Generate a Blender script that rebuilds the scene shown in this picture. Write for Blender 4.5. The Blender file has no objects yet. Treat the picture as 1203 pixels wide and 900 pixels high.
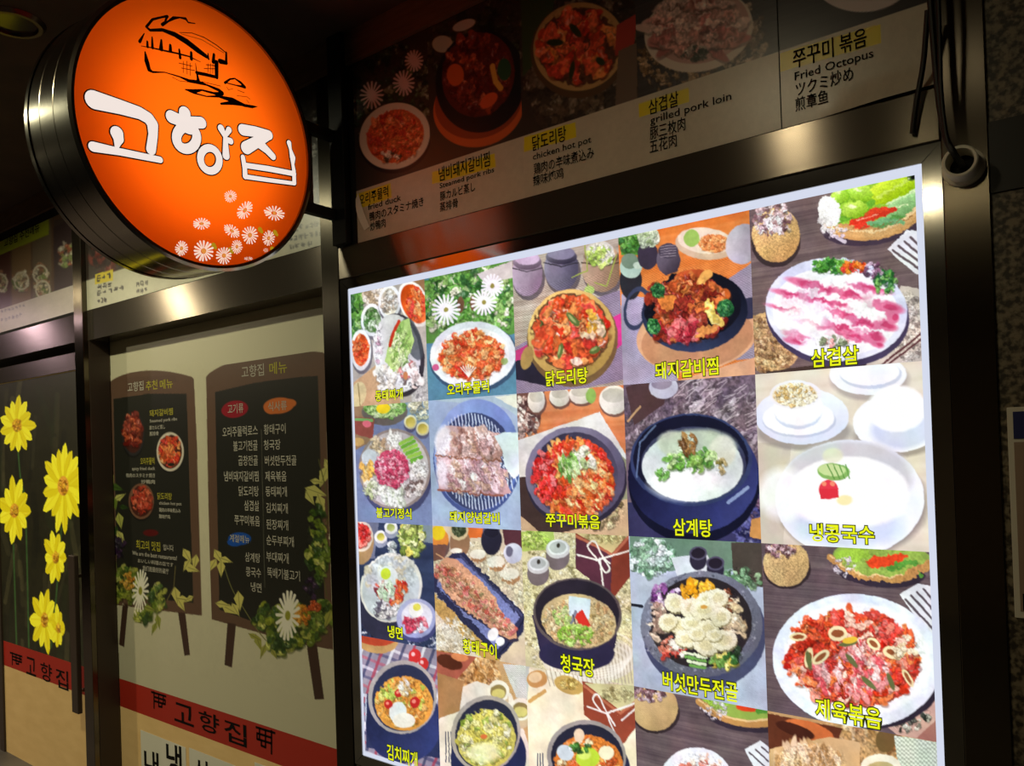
import bpy, math, random
import numpy as np

# ------------------------------------------------------------------ camera, world, lamps, exposure
FPX, YAW, PITCH, ROLL = 930.2687, -0.6777, 0.0093, -0.0333
CAM = np.array([1.8808, -1.6971, 1.6001])
SX, SY = -37.57, 61.81                       # principal point offset of the (cropped) photograph, pixels
EXPOSURE = 0.0
LAMP_POWER = 16.0

scene = bpy.context.scene
col = scene.collection
cyw, syw = math.cos(YAW), math.sin(YAW)
FW = np.array([syw * math.cos(PITCH), cyw * math.cos(PITCH), math.sin(PITCH)])
RT0 = np.array([cyw, -syw, 0.0])
UP0 = np.cross(RT0, FW)
RT = math.cos(ROLL) * RT0 + math.sin(ROLL) * UP0
UP = -math.sin(ROLL) * RT0 + math.cos(ROLL) * UP0

from mathutils import Matrix, Vector
cam_data = bpy.data.cameras.new('camera')
cam_data.sensor_width = 36.0
cam_data.lens = FPX / 1203 * 36.0
cam_data.shift_x = -SX / 1203
cam_data.shift_y = SY / 1203
cam_data.clip_start = 0.02
cam = bpy.data.objects.new('camera', cam_data)
cam.matrix_world = Matrix(((RT[0], UP[0], -FW[0], CAM[0]), (RT[1], UP[1], -FW[1], CAM[1]),
                           (RT[2], UP[2], -FW[2], CAM[2]), (0, 0, 0, 1)))
col.objects.link(cam)
scene.camera = cam
scene.view_settings.view_transform = 'Standard'
scene.view_settings.look = 'None'
scene.view_settings.gamma = 1.0
scene.view_settings.use_curve_mapping = False
scene.view_settings.exposure = EXPOSURE
world = bpy.data.worlds.new('world')
scene.world = world
world.use_nodes = True
world.node_tree.nodes['Background'].inputs[0].default_value = (0.5, 0.45, 0.35, 1)
world.node_tree.nodes['Background'].inputs[1].default_value = 0.006
# ceiling lamps along the alley: x, y, power factor, colour
LAMPS = [(0.93, -1.45, 0.5, (1.0, 0.86, 0.55)), (-1.35, -1.17, 1.9, (1.0, 0.95, 0.64)), (-4.2, -1.9, 4.6, (1.0, 0.86, 0.56)),
         (-5.9, -1.4, 2.2, (1.0, 0.70, 0.80)), (1.1, -3.4, 0.5, (1.0, 0.86, 0.50))]


# ------------------------------------------------------------------ helpers
def ray(px, py):
    return FW + (px - 601.5 - SX) / FPX * RT - (py - 450 - SY) / FPX * UP


def atY(px, py, y=0.0):
    d = ray(px, py)
    return CAM + d * (y - CAM[1]) / d[1]


def on_plane(px, py, o, n):
    d = ray(px, py)
    return CAM + d * (np.dot(o - CAM, n) / np.dot(d, n))


def lin(c):
    c = np.clip(np.asarray(c, float), 0, 1)
    return np.where(c <= 0.04045, c / 12.92, ((c + 0.055) / 1.055) ** 2.4)


def rgb(r, g, b):
    return tuple(float(v) for v in lin((r / 255, g / 255, b / 255))) + (1.0,)


ORIGIN = {}
MATS = {}


def mat(name, color=(0.5, 0.5, 0.5, 1), rough=0.6, metal=0.0, spec=0.4, emit=None, estr=1.0, noise=None, attr=False,
        aniso=None, bump=None, coat=0.0, translucent=None):
    m = bpy.data.materials.new(name)
    m.use_nodes = True
    nt = m.node_tree
    b = nt.nodes['Principled BSDF']
    b.inputs['Base Color'].default_value = color
    b.inputs['Roughness'].default_value = rough
    b.inputs['Metallic'].default_value = metal
    b.inputs['Specular IOR Level'].default_value = spec
    b.inputs['Coat Weight'].default_value = coat
    if emit is not None:
        b.inputs['Emission Color'].default_value = emit
        b.inputs['Emission Strength'].default_value = estr
    if attr:
        a = nt.nodes.new('ShaderNodeAttribute')
        a.attribute_name = 'Col'
        if attr == 'lit':
            b.inputs['Base Color'].default_value = (0.02, 0.02, 0.02, 1)
            nt.links.new(a.outputs['Color'], b.inputs['Emission Color'])
            b.inputs['Emission Strength'].default_value = estr
        else:
            nt.links.new(a.outputs['Color'], b.inputs['Base Color'])
    if noise:
        sc, c2, lo, hi, stretch = noise
        tc = nt.nodes.new('ShaderNodeTexCoord')
        mp = nt.nodes.new('ShaderNodeMapping')
        mp.inputs['Scale'].default_value = stretch
        nz = nt.nodes.new('ShaderNodeTexNoise')
        nz.inputs['Scale'].default_value = sc
        nz.inputs['Detail'].default_value = 6
        rp = nt.nodes.new('ShaderNodeValToRGB')
        rp.color_ramp.elements[0].position = lo
        rp.color_ramp.elements[1].position = hi
        rp.color_ramp.elements[0].color = color
        rp.color_ramp.elements[1].color = c2
        nt.links.new(tc.outputs['Object'], mp.inputs[0])
        nt.links.new(mp.outputs[0], nz.inputs['Vector'])
        nt.links.new(nz.outputs['Fac'], rp.inputs[0])
        nt.links.new(rp.outputs[0], b.inputs['Base Color'])
    if bump:
        sc, strength, stretch = bump
        tc = nt.nodes.new('ShaderNodeTexCoord')
        mp = nt.nodes.new('ShaderNodeMapping')
        mp.inputs['Scale'].default_value = stretch
        nz = nt.nodes.new('ShaderNodeTexNoise')
        nz.inputs['Scale'].default_value = sc
        nz.inputs['Detail'].default_value = 3
        bp = nt.nodes.new('ShaderNodeBump')
        bp.inputs['Strength'].default_value = strength
        bp.inputs['Distance'].default_value = 0.002
        nt.links.new(tc.outputs['Object'], mp.inputs[0])
        nt.links.new(mp.outputs[0], nz.inputs['Vector'])
        nt.links.new(nz.outputs['Fac'], bp.inputs['Height'])
        nt.links.new(bp.outputs[0], b.inputs['Normal'])
    if aniso:
        b.inputs['Anisotropic'].default_value = aniso[0]
        cx = nt.nodes.new('ShaderNodeCombineXYZ')
        for i in range(3):
            cx.inputs[i].default_value = aniso[1][i]
        nt.links.new(cx.outputs[0], b.inputs['Tangent'])
    if translucent:
        out = nt.nodes['Material Output']
        tr = nt.nodes.new('ShaderNodeBsdfTranslucent')
        tr.inputs[0].default_value = translucent
        nt.links.new(tr.outputs[0], out.inputs['Surface'])
    MATS[name] = m
    return m


def props(o, label=None, cat=None, group=None, kind=None):
    if label:
        o['label'] = label
    if cat:
        o['category'] = cat
    if group:
        o['group'] = group
    if kind:
        o['kind'] = kind
    return o


def thing(name, loc, label, cat, group=None, kind=None):
    o = bpy.data.objects.new(name, None)
    o.empty_display_size = 0.05
    o.location = loc
    col.objects.link(o)
    ORIGIN[o.name] = np.array(loc, float)
    return props(o, label, cat, group, kind)


def link_mesh(name, verts, faces, m, parent=None, fmats=None, smooth=False, origin=None):
    verts = np.asarray(verts, float).reshape(-1, 3)
    og = ORIGIN[parent.name] if parent is not None else (np.array(origin, float) if origin is not None else verts.mean(0))
    me = bpy.data.meshes.new(name)
    me.from_pydata((verts - og).tolist(), [], [list(f) for f in faces])
    for mm in (m if isinstance(m, (list, tuple)) else [m]):
        me.materials.append(mm)
    if fmats is not None:
        me.polygons.foreach_set('material_index', fmats)
    if smooth:
        me.polygons.foreach_set('use_smooth', [True] * len(me.polygons))
        me.set_sharp_from_angle(angle=math.radians(32))
    me.update()
    o = bpy.data.objects.new(name, me)
    col.objects.link(o)
    if parent is not None:
        o.parent = parent
    else:
        o.location = og
    ORIGIN[o.name] = og
    return o


class MB:
    def __init__(self):
        self.v, self.f, self.m, self.cur = [], [], [], 0

    def add(self, v, f):
        n = len(self.v)
        self.v += [tuple(map(float, p)) for p in v]
        self.f += [tuple(i + n for i in q) for q in f]
        self.m += [self.cur] * len(f)
        return self

    def box(self, x0, x1, y0, y1, z0, z1, bev=0.0):
        if bev <= 0:
            v = [(x, y, z) for z in (z0, z1) for y in (y0, y1) for x in (x0, x1)]
            return self.add(v, [(0, 2, 3, 1), (4, 5, 7, 6), (0, 1, 5, 4), (1, 3, 7, 5), (3, 2, 6, 7), (2, 0, 4, 6)])
        import bmesh
        bm = bmesh.new()
        bmesh.ops.create_cube(bm, size=1)
        for q in bm.verts:
            q.co = Vector(((x0 + x1) / 2 + q.co.x * (x1 - x0), (y0 + y1) / 2 + q.co.y * (y1 - y0), (z0 + z1) / 2 + q.co.z * (z1 - z0)))
        bmesh.ops.bevel(bm, geom=bm.edges[:], offset=bev, segments=2, affect='EDGES', profile=0.5)
        bm.verts.index_update()
        v = [tuple(q.co) for q in bm.verts]
        f = [tuple(q.index for q in p.verts) for p in bm.faces]
        bm.free()
        return self.add(v, f)

    def tube(self, pts, r, seg=10, cap=True):
        pts = [np.array(p, float) for p in pts]
        rs = r if isinstance(r, (list, tuple)) else [r] * len(pts)
        v, f = [], []
        prev = None
        for i, p in enumerate(pts):
            t = pts[min(i + 1, len(pts) - 1)] - pts[max(i - 1, 0)]
            t = t / np.linalg.norm(t)
            if prev is None:
                a = np.cross(t, (0, 0, 1.0)) if abs(t[2]) < 0.9 else np.cross(t, (0, 1.0, 0))
            else:
                a = prev - t * np.dot(prev, t)
            a = a / np.linalg.norm(a)
            prev = a
            b = np.cross(t, a)
            for k in range(seg):
                w = 2 * math.pi * k / seg
                v.append(p + rs[i] * (math.cos(w) * a + math.sin(w) * b))
        for i in range(len(pts) - 1):
            for k in range(seg):
                f.append((i * seg + k, i * seg + (k + 1) % seg, (i + 1) * seg + (k + 1) % seg, (i + 1) * seg + k))
        if cap:
            f.append(tuple(range(seg - 1, -1, -1)))
            f.append(tuple((len(pts) - 1) * seg + k for k in range(seg)))
        return self.add(v, f)

    def lathe(self, prof, c, e1, e2, n, seg=64):
        """prof = [(radius, height along n)]; revolved about n through c"""
        c, e1, e2, n = (np.array(q, float) for q in (c, e1, e2, n))
        v, f = [], []
        for r, h in prof:
            for k in range(seg):
                w = 2 * math.pi * k / seg
                v.append(c + n * h + r * (math.cos(w) * e1 + math.sin(w) * e2))
        for i in range(len(prof) - 1):
            for k in range(seg):
                f.append((i * seg + k, i * seg + (k + 1) % seg, (i + 1) * seg + (k + 1) % seg, (i + 1) * seg + k))
        return self.add(v, f)

    def build(self, name, m, parent=None, smooth=False, origin=None):
        return link_mesh(name, self.v, self.f, m, parent, self.m, smooth, origin)


# ------------------------------------------------------------------ lettering
_tc = {}
_tcurve = bpy.data.curves.new('lettering_source', 'FONT')
_tob = bpy.data.objects.new('lettering_source', _tcurve)


def glyphs(body, bold=0.0):
    key = (body, bold)
    if key not in _tc:
        if _tob.name not in col.objects:
            col.objects.link(_tob)
        _tcurve.body = body
        _tcurve.offset = bold
        _tcurve.resolution_u = 2
        _tcurve.fill_mode = 'FRONT'
        bpy.context.view_layer.update()
        dg = bpy.context.evaluated_depsgraph_get()
        me = bpy.data.meshes.new_from_object(_tob.evaluated_get(dg))
        v = np.array([tuple(q.co)[:2] for q in me.vertices]) if len(me.vertices) else np.zeros((0, 2))
        f = [tuple(p.vertices) for p in me.polygons]
        bpy.data.meshes.remove(me)
        _tc[key] = (v, f)
    return _tc[key]


def text_into(mb, body, px0, px1, pyc, ph, y, bold=0.0, outline=None, off=0.0012, mats=(0, 1), ref=None):
    """lettering lying on the wall plane at depth y; its box measured in the photograph"""
    a, b = atY(px0, pyc, y), atY(px1, pyc, y)
    c = atY((px0 + px1) / 2, pyc, y)
    w = b[0] - a[0]
    h = abs(atY((px0 + px1) / 2, pyc - ph / 2, y)[2] - atY((px0 + px1) / 2, pyc + ph / 2, y)[2])
    v, f = glyphs(body, 0.0)
    lo, hi = v.min(0), v.max(0)
    todo = [(bold, 2 * off, mats[0])]
    if outline:
        todo.insert(0, (outline, off, mats[1]))
    for bo, d, mi in todo:
        v, f = glyphs(body, bo)
        q = (v - (lo + hi) / 2) / (hi - lo)
        mb.cur = mi
        mb.add([(c[0] + s * w, y - d, c[2] + t * h) for s, t in q], f)


# ------------------------------------------------------------------ printed pictures (vertex-coloured sheets)
class Art:
    def __init__(self, x0, x1, z0, z1, nx, ny, y=0.0, ss=2, base=(200, 200, 200), seed=1):
        self.x0, self.x1, self.z0, self.z1, self.nx, self.ny, self.y, self.ss = x0, x1, z0, z1, nx, ny, y, ss
        self.W, self.H = nx * ss, ny * ss
        self.c = np.empty((self.H, self.W, 3), np.float32)
        self.c[:] = np.array(base) / 255
        self.rs = np.random.RandomState(seed)
        k = y - CAM[1]
        A = np.stack([RT / FPX, -UP / FPX, FW - (601.5 + SX) / FPX * RT + (450 + SY) / FPX * UP], 1)   # d = A @ (px, py, 1)
        dx, dy, dz = A
        sxx, szz = self.W / (x1 - x0), self.H / (z1 - z0)
        self.Hm = np.stack([((CAM[0] - x0) * dy + dx * k) * sxx, ((z1 - CAM[2]) * dy - dz * k) * szz, dy])
        i = np.linalg.inv(self.Hm)
        self.Hi = i

    def p(self, px, py):
        q = self.Hm @ np.array([px, py, 1.0])
        return q[:2] / q[2]

    def win(self, lo, hi):
        a = np.maximum(np.floor(lo).astype(int) - 1, 0)
        b = np.minimum(np.ceil(hi).astype(int) + 2, (self.W, self.H))
        if a[0] >= b[0] or a[1] >= b[1]:
            return None
        yy, xx = np.mgrid[a[1]:b[1], a[0]:b[0]]
        return (slice(a[1], b[1]), slice(a[0], b[0])), xx + 0.5, yy + 0.5

    def mix(self, sl, al, c):
        s = self.c[sl]
        c = np.asarray(c, np.float32)
        s += (c - s) * al[..., None].astype(np.float32)

    def ell(self, cx, cy, rx, ry=None, c=(255, 255, 255), rot=0, al=1.0, soft=0.8, hole=None, grad=None):
        ry = rx if ry is None else ry
        o = self.p(cx, cy)
        J = np.stack([self.p(cx + 1, cy) - o, self.p(cx, cy + 1) - o], 1)
        w = math.radians(rot)
        M = J @ np.array([[math.cos(w) * rx, -math.sin(w) * ry], [math.sin(w) * rx, math.cos(w) * ry]])
        ext = np.abs(M).sum(1)
        ext = np.sqrt((M ** 2).sum(1)) * (1 + soft / min(rx, ry))
        g = self.win(o - ext, o + ext)
        if g is None:
            return
        sl, xx, yy = g
        Mi = np.linalg.inv(M)
        u = Mi[0, 0] * (xx - o[0]) + Mi[0, 1] * (yy - o[1])
        v = Mi[1, 0] * (xx - o[0]) + Mi[1, 1] * (yy - o[1])
        r = np.sqrt(u * u + v * v)
        k = min(rx, ry) / soft
        a = np.clip((1 - r) * k + 0.5, 0, 1)
        if hole:
            a = a * np.clip((r - hole) * k + 0.5, 0, 1)
        cc = np.array(c) / 255.0
        if grad:
            d = (u * grad[0] + v * grad[1])[..., None] * (np.array(grad[2]) / 255.0)
            cc = np.clip(cc + d, 0, 1)
        self.mix(sl, a * al, cc)

    def poly(self, pts, c, al=1.0, c2=None):
        q = np.array([self.p(*p) for p in pts])
        g = self.win(q.min(0), q.max(0))
        if g is None:
            return
        sl, xx, yy = g
        ins = np.zeros(xx.shape, bool)
        n = len(q)
        for i in range(n):
            x1, y1 = q[i]
            x2, y2 = q[(i + 1) % n]
            if y1 == y2:
                continue
            ins ^= ((y1 > yy) != (y2 > yy)) & (xx < (x2 - x1) * (yy - y1) / (y2 - y1) + x1)
        cc = np.array(c) / 255.0
        if c2 is not None:
            t = np.clip((yy - q[:, 1].min()) / max(1e-6, np.ptp(q[:, 1])), 0, 1)[..., None]
            cc = cc * (1 - t) + np.array(c2) / 255.0 * t
        self.mix(sl, ins * al, cc)

    def line(self, pts, w, c, al=1.0):
        o = self.p(*pts[0])
        J = np.stack([self.p(pts[0][0] + 1, pts[0][1]) - o, self.p(pts[0][0], pts[0][1] + 1) - o], 1)
        s = math.sqrt(abs(np.linalg.det(J)))
        q = [self.p(*p) for p in pts]
        if len(q) > 3:
            f = []
            for i in range(len(q) - 1):
                p0, p1, p2, p3 = q[max(i - 1, 0)], q[i], q[i + 1], q[min(i + 2, len(q) - 1)]
                f += [0.5 * (2 * p1 + (p2 - p0) * t + (2 * p0 - 5 * p1 + 4 * p2 - p3) * t * t + (3 * p1 - p0 - 3 * p2 + p3) * t ** 3) for t in np.linspace(0, 1, 6)[:-1]]
            q = f + [q[-1]]
        for a, b in zip(q[:-1], q[1:]):
            r = w * s / 2
            g = self.win(np.minimum(a, b) - r - 1, np.maximum(a, b) + r + 1)
            if g is None:
                continue
            sl, xx, yy = g
            d = b - a
            t = np.clip(((xx - a[0]) * d[0] + (yy - a[1]) * d[1]) / max(1e-9, d @ d), 0, 1)
            dist = np.hypot(xx - a[0] - t * d[0], yy - a[1] - t * d[1])
            self.mix(sl, np.clip(r - dist + 0.5, 0, 1) * al, np.array(c) / 255.0)

    def food(self, cx, cy, rx, ry, pal, n, size, asp=1.6, rot=None, shade=0.45, sq=1.0, lum=None):
        R = self.rs
        for _ in range(n):
            t, r = R.rand() * 6.283, math.sqrt(R.rand()) * sq
            x, y = cx + rx * r * math.cos(t), cy + ry * r * math.sin(t)
            s = size[0] + (size[1] - size[0]) * R.rand()
            c = np.array(pal[R.randint(len(pal))]) + R.randint(-16, 17)
            a = (R.rand() * 180) if rot is None else rot + R.randn() * 14
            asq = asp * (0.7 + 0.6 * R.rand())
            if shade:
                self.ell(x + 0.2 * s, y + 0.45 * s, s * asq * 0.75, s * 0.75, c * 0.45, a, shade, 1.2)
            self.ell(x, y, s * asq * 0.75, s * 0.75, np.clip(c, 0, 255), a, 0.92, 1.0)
            if s > 1.6 and R.rand() < 0.6:
                self.ell(x - 0.3 * s * R.rand(), y - 0.35 * s * R.rand(), s * asq * 0.4 * R.rand() + .3, s * 0.24, np.clip(c * 0.6 + 115, 0, 255), a + 30 * R.randn(), 0.6, 0.8)
        self.rough(cx, cy, rx * 1.08 + size[1] * .4, ry * 1.08 + size[1] * .4, 0.5 * (size[0] + size[1]), lum if lum is not None else (0.2 if shade else 0.12))

    def rough(self, cx, cy, rx, ry, size, lum=0.2):
        """break the shapes inside an ellipse into irregular photographic texture"""
        o = self.p(cx, cy)
        J = np.stack([self.p(cx + 1, cy) - o, self.p(cx, cy + 1) - o], 1)
        s = math.sqrt(abs(np.linalg.det(J)))
        M = J @ np.diag([rx, ry])
        ext = np.sqrt((M ** 2).sum(1))
        g = self.win(o - ext, o + ext)
        if g is None:
            return
        sl, xx, yy = g
        h, w = xx.shape
        if h < 4 or w < 4:
            return
        Mi = np.linalg.inv(M)
        r = np.hypot(Mi[0, 0] * (xx - o[0]) + Mi[0, 1] * (yy - o[1]), Mi[1, 0] * (xx - o[0]) + Mi[1, 1] * (yy - o[1]))
        m = np.clip((1 - r) * 6, 0, 1)
        src = self.c[sl].copy()
        c1, c2 = max(1.6, 0.55 * size * s), max(2.5, 1.5 * size * s)
        amp = 0.85 * size * s
        dx = (self.noise(h, w, c1) - .5) * amp + (self.noise(h, w, c2) - .5) * amp * 1.5
        dy = (self.noise(h, w, c1) - .5) * amp + (self.noise(h, w, c2) - .5) * amp * 1.5
        jj, ii = np.mgrid[0:h, 0:w]
        wi = src[np.clip((jj + dy * m).astype(int), 0, h - 1), np.clip((ii + dx * m).astype(int), 0, w - 1)]
        n = (self.noise(h, w, max(1.3, .35 * size * s)) - .5) + (self.noise(h, w, c1 * 1.2) - .5) * .8
        wi = wi * (1 + 2 * lum * n * m)[..., None]
        self.c[sl] = np.clip(wi, 0, 1)

    def bowl(self, cx, cy, rx, ry, rim, inner, k=0.88, rot=0, dy=0.0):
        self.ell(cx, cy, rx, ry, rim, rot, grad=(-0.3, -0.5, (40, 40, 40)))
        self.ell(cx, cy + dy, rx * k, ry * k, inner, rot, grad=(0.2, 0.7, (35, 35, 35)))

    def noise(self, h, w, cell):
        gy, gx = int(h / cell) + 3, int(w / cell) + 3
        g = self.rs.rand(gy, gx)
        y, x = np.arange(h) / cell, np.arange(w) / cell
        yi, xi = y.astype(int), x.astype(int)
        fy, fx = (y - yi)[:, None], (x - xi)[None, :]
        fy, fx = fy * fy * (3 - 2 * fy), fx * fx * (3 - 2 * fx)
        return (g[yi][:, xi] * (1 - fy) * (1 - fx) + g[yi + 1][:, xi] * fy * (1 - fx)
                + g[yi][:, xi + 1] * (1 - fy) * fx + g[yi + 1][:, xi + 1] * fy * fx)

    def grain(self, amt=0.12, cells=(3, 7, 20), sl=None):
        s = self.c if sl is None else self.c[sl]
        h, w = s.shape[:2]
        n = sum(self.noise(h, w, k * self.ss / 2) - 0.5 for k in cells) / len(cells) * 2
        s *= (1 + amt * n)[..., None].astype(np.float32)
        np.clip(s, 0, 1, out=s)

    def photo(self, amt=0.10, warp=0.55, light=0.13):
        """uneven edges, grain and soft light of a printed photograph"""
        h, w = self.c.shape[:2]
        dx = (self.noise(h, w, 7) - .5) * 2 * warp + (self.noise(h, w, 24) - .5) * 2.5 * warp
        dy = (self.noise(h, w, 7) - .5) * 2 * warp + (self.noise(h, w, 24) - .5) * 2.5 * warp
        jj, ii = np.mgrid[0:h, 0:w]
        self.c = self.c[np.clip((jj + dy).astype(int), 0, h - 1), np.clip((ii + dx).astype(int), 0, w - 1)]
        n = (self.noise(h, w, 70) - .5) + .7 * (self.noise(h, w, 28) - .5) + .35 * (self.noise(h, w, 11) - .5)
        self.c *= (1 + light * n)[..., None].astype(np.float32)
        for k in range(3):
            self.c[..., k] *= (1 + .05 * (self.noise(h, w, 40) - .5)).astype(np.float32)
        self.grain(amt)

    def weave(self, box, amt, p):
        (x0, y0), (x1, y1) = self.p(box[0], box[1]), self.p(box[2], box[3])
        a0, a1 = sorted((int(x0), int(x1)))
        b0, b1 = sorted((int(y0), int(y1)))
        s = self.c[max(b0, 0):b1, max(a0, 0):a1]
        if s.size == 0:
            return
        yy, xx = np.mgrid[0:s.shape[0], 0:s.shape[1]]
        w = np.sin(xx * 2 * math.pi / (p * self.ss)) * np.sin(yy * 2 * math.pi / (p * self.ss) + (xx // (p * self.ss)) * 1.57)
        s *= (1 + amt * w)[..., None].astype(np.float32)
        np.clip(s, 0, 1, out=s)

    def wood(self, c, c2, sl=None, vert=False, p=14):
        h, w = self.H, self.W
        n = self.noise(w if vert else h, 4, p * self.ss / 8)[:, :1] * 0.6 + self.noise(w if vert else h, 4, p * self.ss / 2)[:, :1] * 0.4
        n = np.tile(n, (1, h if vert else w))
        n = n.T if vert else n
        n = np.clip(n + 0.25 * (self.noise(h, w, 12 * self.ss) - 0.5), 0, 1)[..., None]
        self.c[:] = np.array(c) / 255 * (1 - n) + np.array(c2) / 255 * n

    def build(self, name, m, parent, gain=1.0, disp=None, vivid=None):
        s = self.ss
        img = self.c.reshape(self.ny, s, self.nx, s, 3).mean((1, 3))
        if vivid:
            mean = img.mean(2, keepdims=True)
            img = np.clip(0.5 + (mean + (img - mean) * vivid[0] - 0.5) * vivid[1] + (vivid[2] if len(vivid) > 2 else 0), 0, 1)
        nx, ny = self.nx, self.ny
        og = ORIGIN[parent.name] if parent is not None else np.array([(self.x0 + self.x1) / 2, self.y, self.z0])
        # one vertex per printed dot, stretched so that the sheet reaches its edges
        x = self.x0 + (self.x1 - self.x0) * np.arange(nx) / (nx - 1)
        z = self.z1 - (self.z1 - self.z0) * np.arange(ny) / (ny - 1)
        X, Z = np.meshgrid(x, z)
        Yv = np.full_like(X, self.y)
        if disp is not None:
            Yv = Yv + disp(X, Z)
        co = np.stack([X - og[0], Yv - og[1], Z - og[2]], 2).reshape(-1, 3).astype(np.float32)
        i = (np.arange(ny - 1)[:, None] * nx + np.arange(nx - 1)[None, :]).ravel()
        q = np.stack([i, i + nx, i + nx + 1, i + 1], 1).astype(np.int32)
        me = bpy.data.meshes.new(name)
        me.vertices.add(nx * ny)
        me.vertices.foreach_set('co', co.ravel())
        me.loops.add(q.size)
        me.loops.foreach_set('vertex_index', q.ravel())
        me.polygons.add(len(q))
        me.polygons.foreach_set('loop_start', np.arange(0, q.size, 4, dtype=np.int32))
        me.update(calc_edges=True)
        at = me.color_attributes.new('Col', 'FLOAT_COLOR', 'POINT')
        c4 = np.ones((nx * ny, 4), np.float32)
        c4[:, :3] = lin(img.reshape(-1, 3)) * gain
        at.data.foreach_set('color', c4.ravel())
        me.materials.append(m)
        me.validate()
        o = bpy.data.objects.new(name, me)
        col.objects.link(o)
        if parent is not None:
            o.parent = parent
        else:
            o.location = og
        ORIGIN[o.name] = og
        return o


# ------------------------------------------------------------------ materials
STEEL_H = mat('brushed_steel_rail', rgb(108, 100, 90), 0.20, 0.75, aniso=(0.85, (0, 0, 1)), bump=(60, 0.10, (0.03, 1, 1)))
STEEL_V = mat('brushed_steel_post', rgb(108, 100, 88), 0.22, 1.0, aniso=(0.85, (1, 0, 0)), bump=(60, 0.10, (1, 1, 0.03)))
STEEL_P = mat('dark_steel_post', rgb(66, 62, 54), 0.3, 1.0, aniso=(0.85, (1, 0, 0)), bump=(60, 0.10, (1, 1, 0.03)))
STEEL_M = mat('polished_steel_frame', rgb(150, 148, 145), 0.10, 1.0)
STEEL_D = mat('rolled_steel_drum', rgb(165, 160, 145), 0.17, 1.0, bump=(25, 0.08, (0.1, 1, 1)))
DARK_STEEL = mat('dark_brown_painted_steel', rgb(66, 54, 46), 0.45, 0.15)
BLACK = mat('black_painted_metal', rgb(14, 13, 13), 0.5)
SOOT = mat('black_backing_board', rgb(20, 18, 17), 0.7)
FASCIA = mat('brown_fascia_board', rgb(112, 84, 64), 0.7, noise=(9, rgb(92, 68, 52), 0.3, 0.7, (1, 1, 8)))
CEIL = mat('dark_brown_ceiling', rgb(84, 62, 52), 0.75, noise=(6, rgb(66, 50, 42), 0.3, 0.7, (1, 1, 1)))
FLOOR = mat('grey_alley_tiles', rgb(95, 90, 82), 0.5, noise=(3, rgb(70, 66, 60), 0.35, 0.65, (1, 1, 1)))
GRANITE = mat('speckled_granite', rgb(52, 46, 38), 0.45, noise=(85, rgb(128, 116, 94), 0.42, 0.60, (1, 1, 1)))
LEDGE = mat('black_stone_ledge', rgb(26, 23, 20), 0.4)
CREAM = mat('cream_film_panel', rgb(205, 200, 172), 0.5, noise=(2.5, rgb(196, 190, 160), 0.3, 0.7, (1, 1, 1)))
TAN = mat('beige_board_added_glow', rgb(208, 176, 118), 0.55, noise=(7, rgb(196, 162, 104), 0.3, 0.7, (1, 1, 3)))
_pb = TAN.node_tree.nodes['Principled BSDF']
_pb.inputs['Emission Color'].default_value = rgb(208, 170, 104)      # faint glow added to brighten the beige door and lower film
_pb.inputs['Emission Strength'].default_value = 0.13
RED = mat('red_film_stripe', rgb(176, 45, 30), 0.45)
PRINT = mat('printed_vinyl', rough=0.30, spec=0.35, attr=True)
LIT = mat('backlit_print', attr='lit', rough=0.5, spec=0.0, estr=1.0)
LITWHITE = mat('backlit_white_border', rgb(30, 30, 30), 0.5, spec=0.0, emit=rgb(214, 220, 238), estr=1.0)
CAP_Y = mat('yellow_lit_caption', rgb(20, 20, 0), 0.5, spec=0.0, emit=rgb(236, 244, 30), estr=1.0)
CAP_D = mat('dark_caption_outline', rgb(30, 34, 6), 0.6, spec=0.0, emit=rgb(46, 52, 12), estr=1.0)
ORANGE = mat('orange_sign_acrylic', translucent=(1.0, 0.145, 0.004, 1))
LETTER = mat('white_sign_lettering', rgb(40, 30, 30), 0.5, spec=0.0, emit=rgb(242, 228, 220), estr=1.0)
SIGNINK = mat('dark_brown_sign_ink', rgb(40, 8, 6), 0.6, spec=0.0)
PETAL = mat('pale_pink_lit_petals', rgb(40, 30, 30), 0.5, spec=0.0, emit=rgb(250, 214, 190), estr=1.0)
HEART = mat('tan_lit_flower_heart', rgb(40, 30, 10), 0.5, spec=0.0, emit=rgb(222, 140, 60), estr=1.0)
LEAFG = mat('green_lit_leaf', rgb(20, 40, 5), 0.5, spec=0.0, emit=rgb(170, 130, 20), estr=1.0)
WHITEP = mat('aged_white_plastic', rgb(228, 222, 204), 0.4)
RUBBER = mat('black_cable_rubber', rgb(16, 15, 14), 0.5)
PAPER = mat('white_notice_paper', rgb(226, 224, 208), 0.6)
INK = mat('black_ink', rgb(16, 15, 14), 0.7, spec=0.1)
INK_W = mat('grey_white_print', rgb(176, 172, 158), 0.6)
INK_Y = mat('yellow_print', rgb(172, 164, 40), 0.6)
NAVY = mat('navy_print', rgb(30, 34, 92), 0.5)
LAMPOFF = mat('unlit_lamp_glass', rgb(52, 40, 36), 0.12)
SILVER = mat('dull_silver_ring', rgb(110, 92, 84), 0.25, 1.0)

# ------------------------------------------------------------------ the setting
def struct(name, label, m, boxes, bev=0.0):
    b = MB()
    for q in boxes:
        b.box(*q, bev=bev)
    o = b.build(name, m)
    return props(o, label, 'wall' if name.startswith('wall') else name.split('_')[0], kind='structure')


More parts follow.
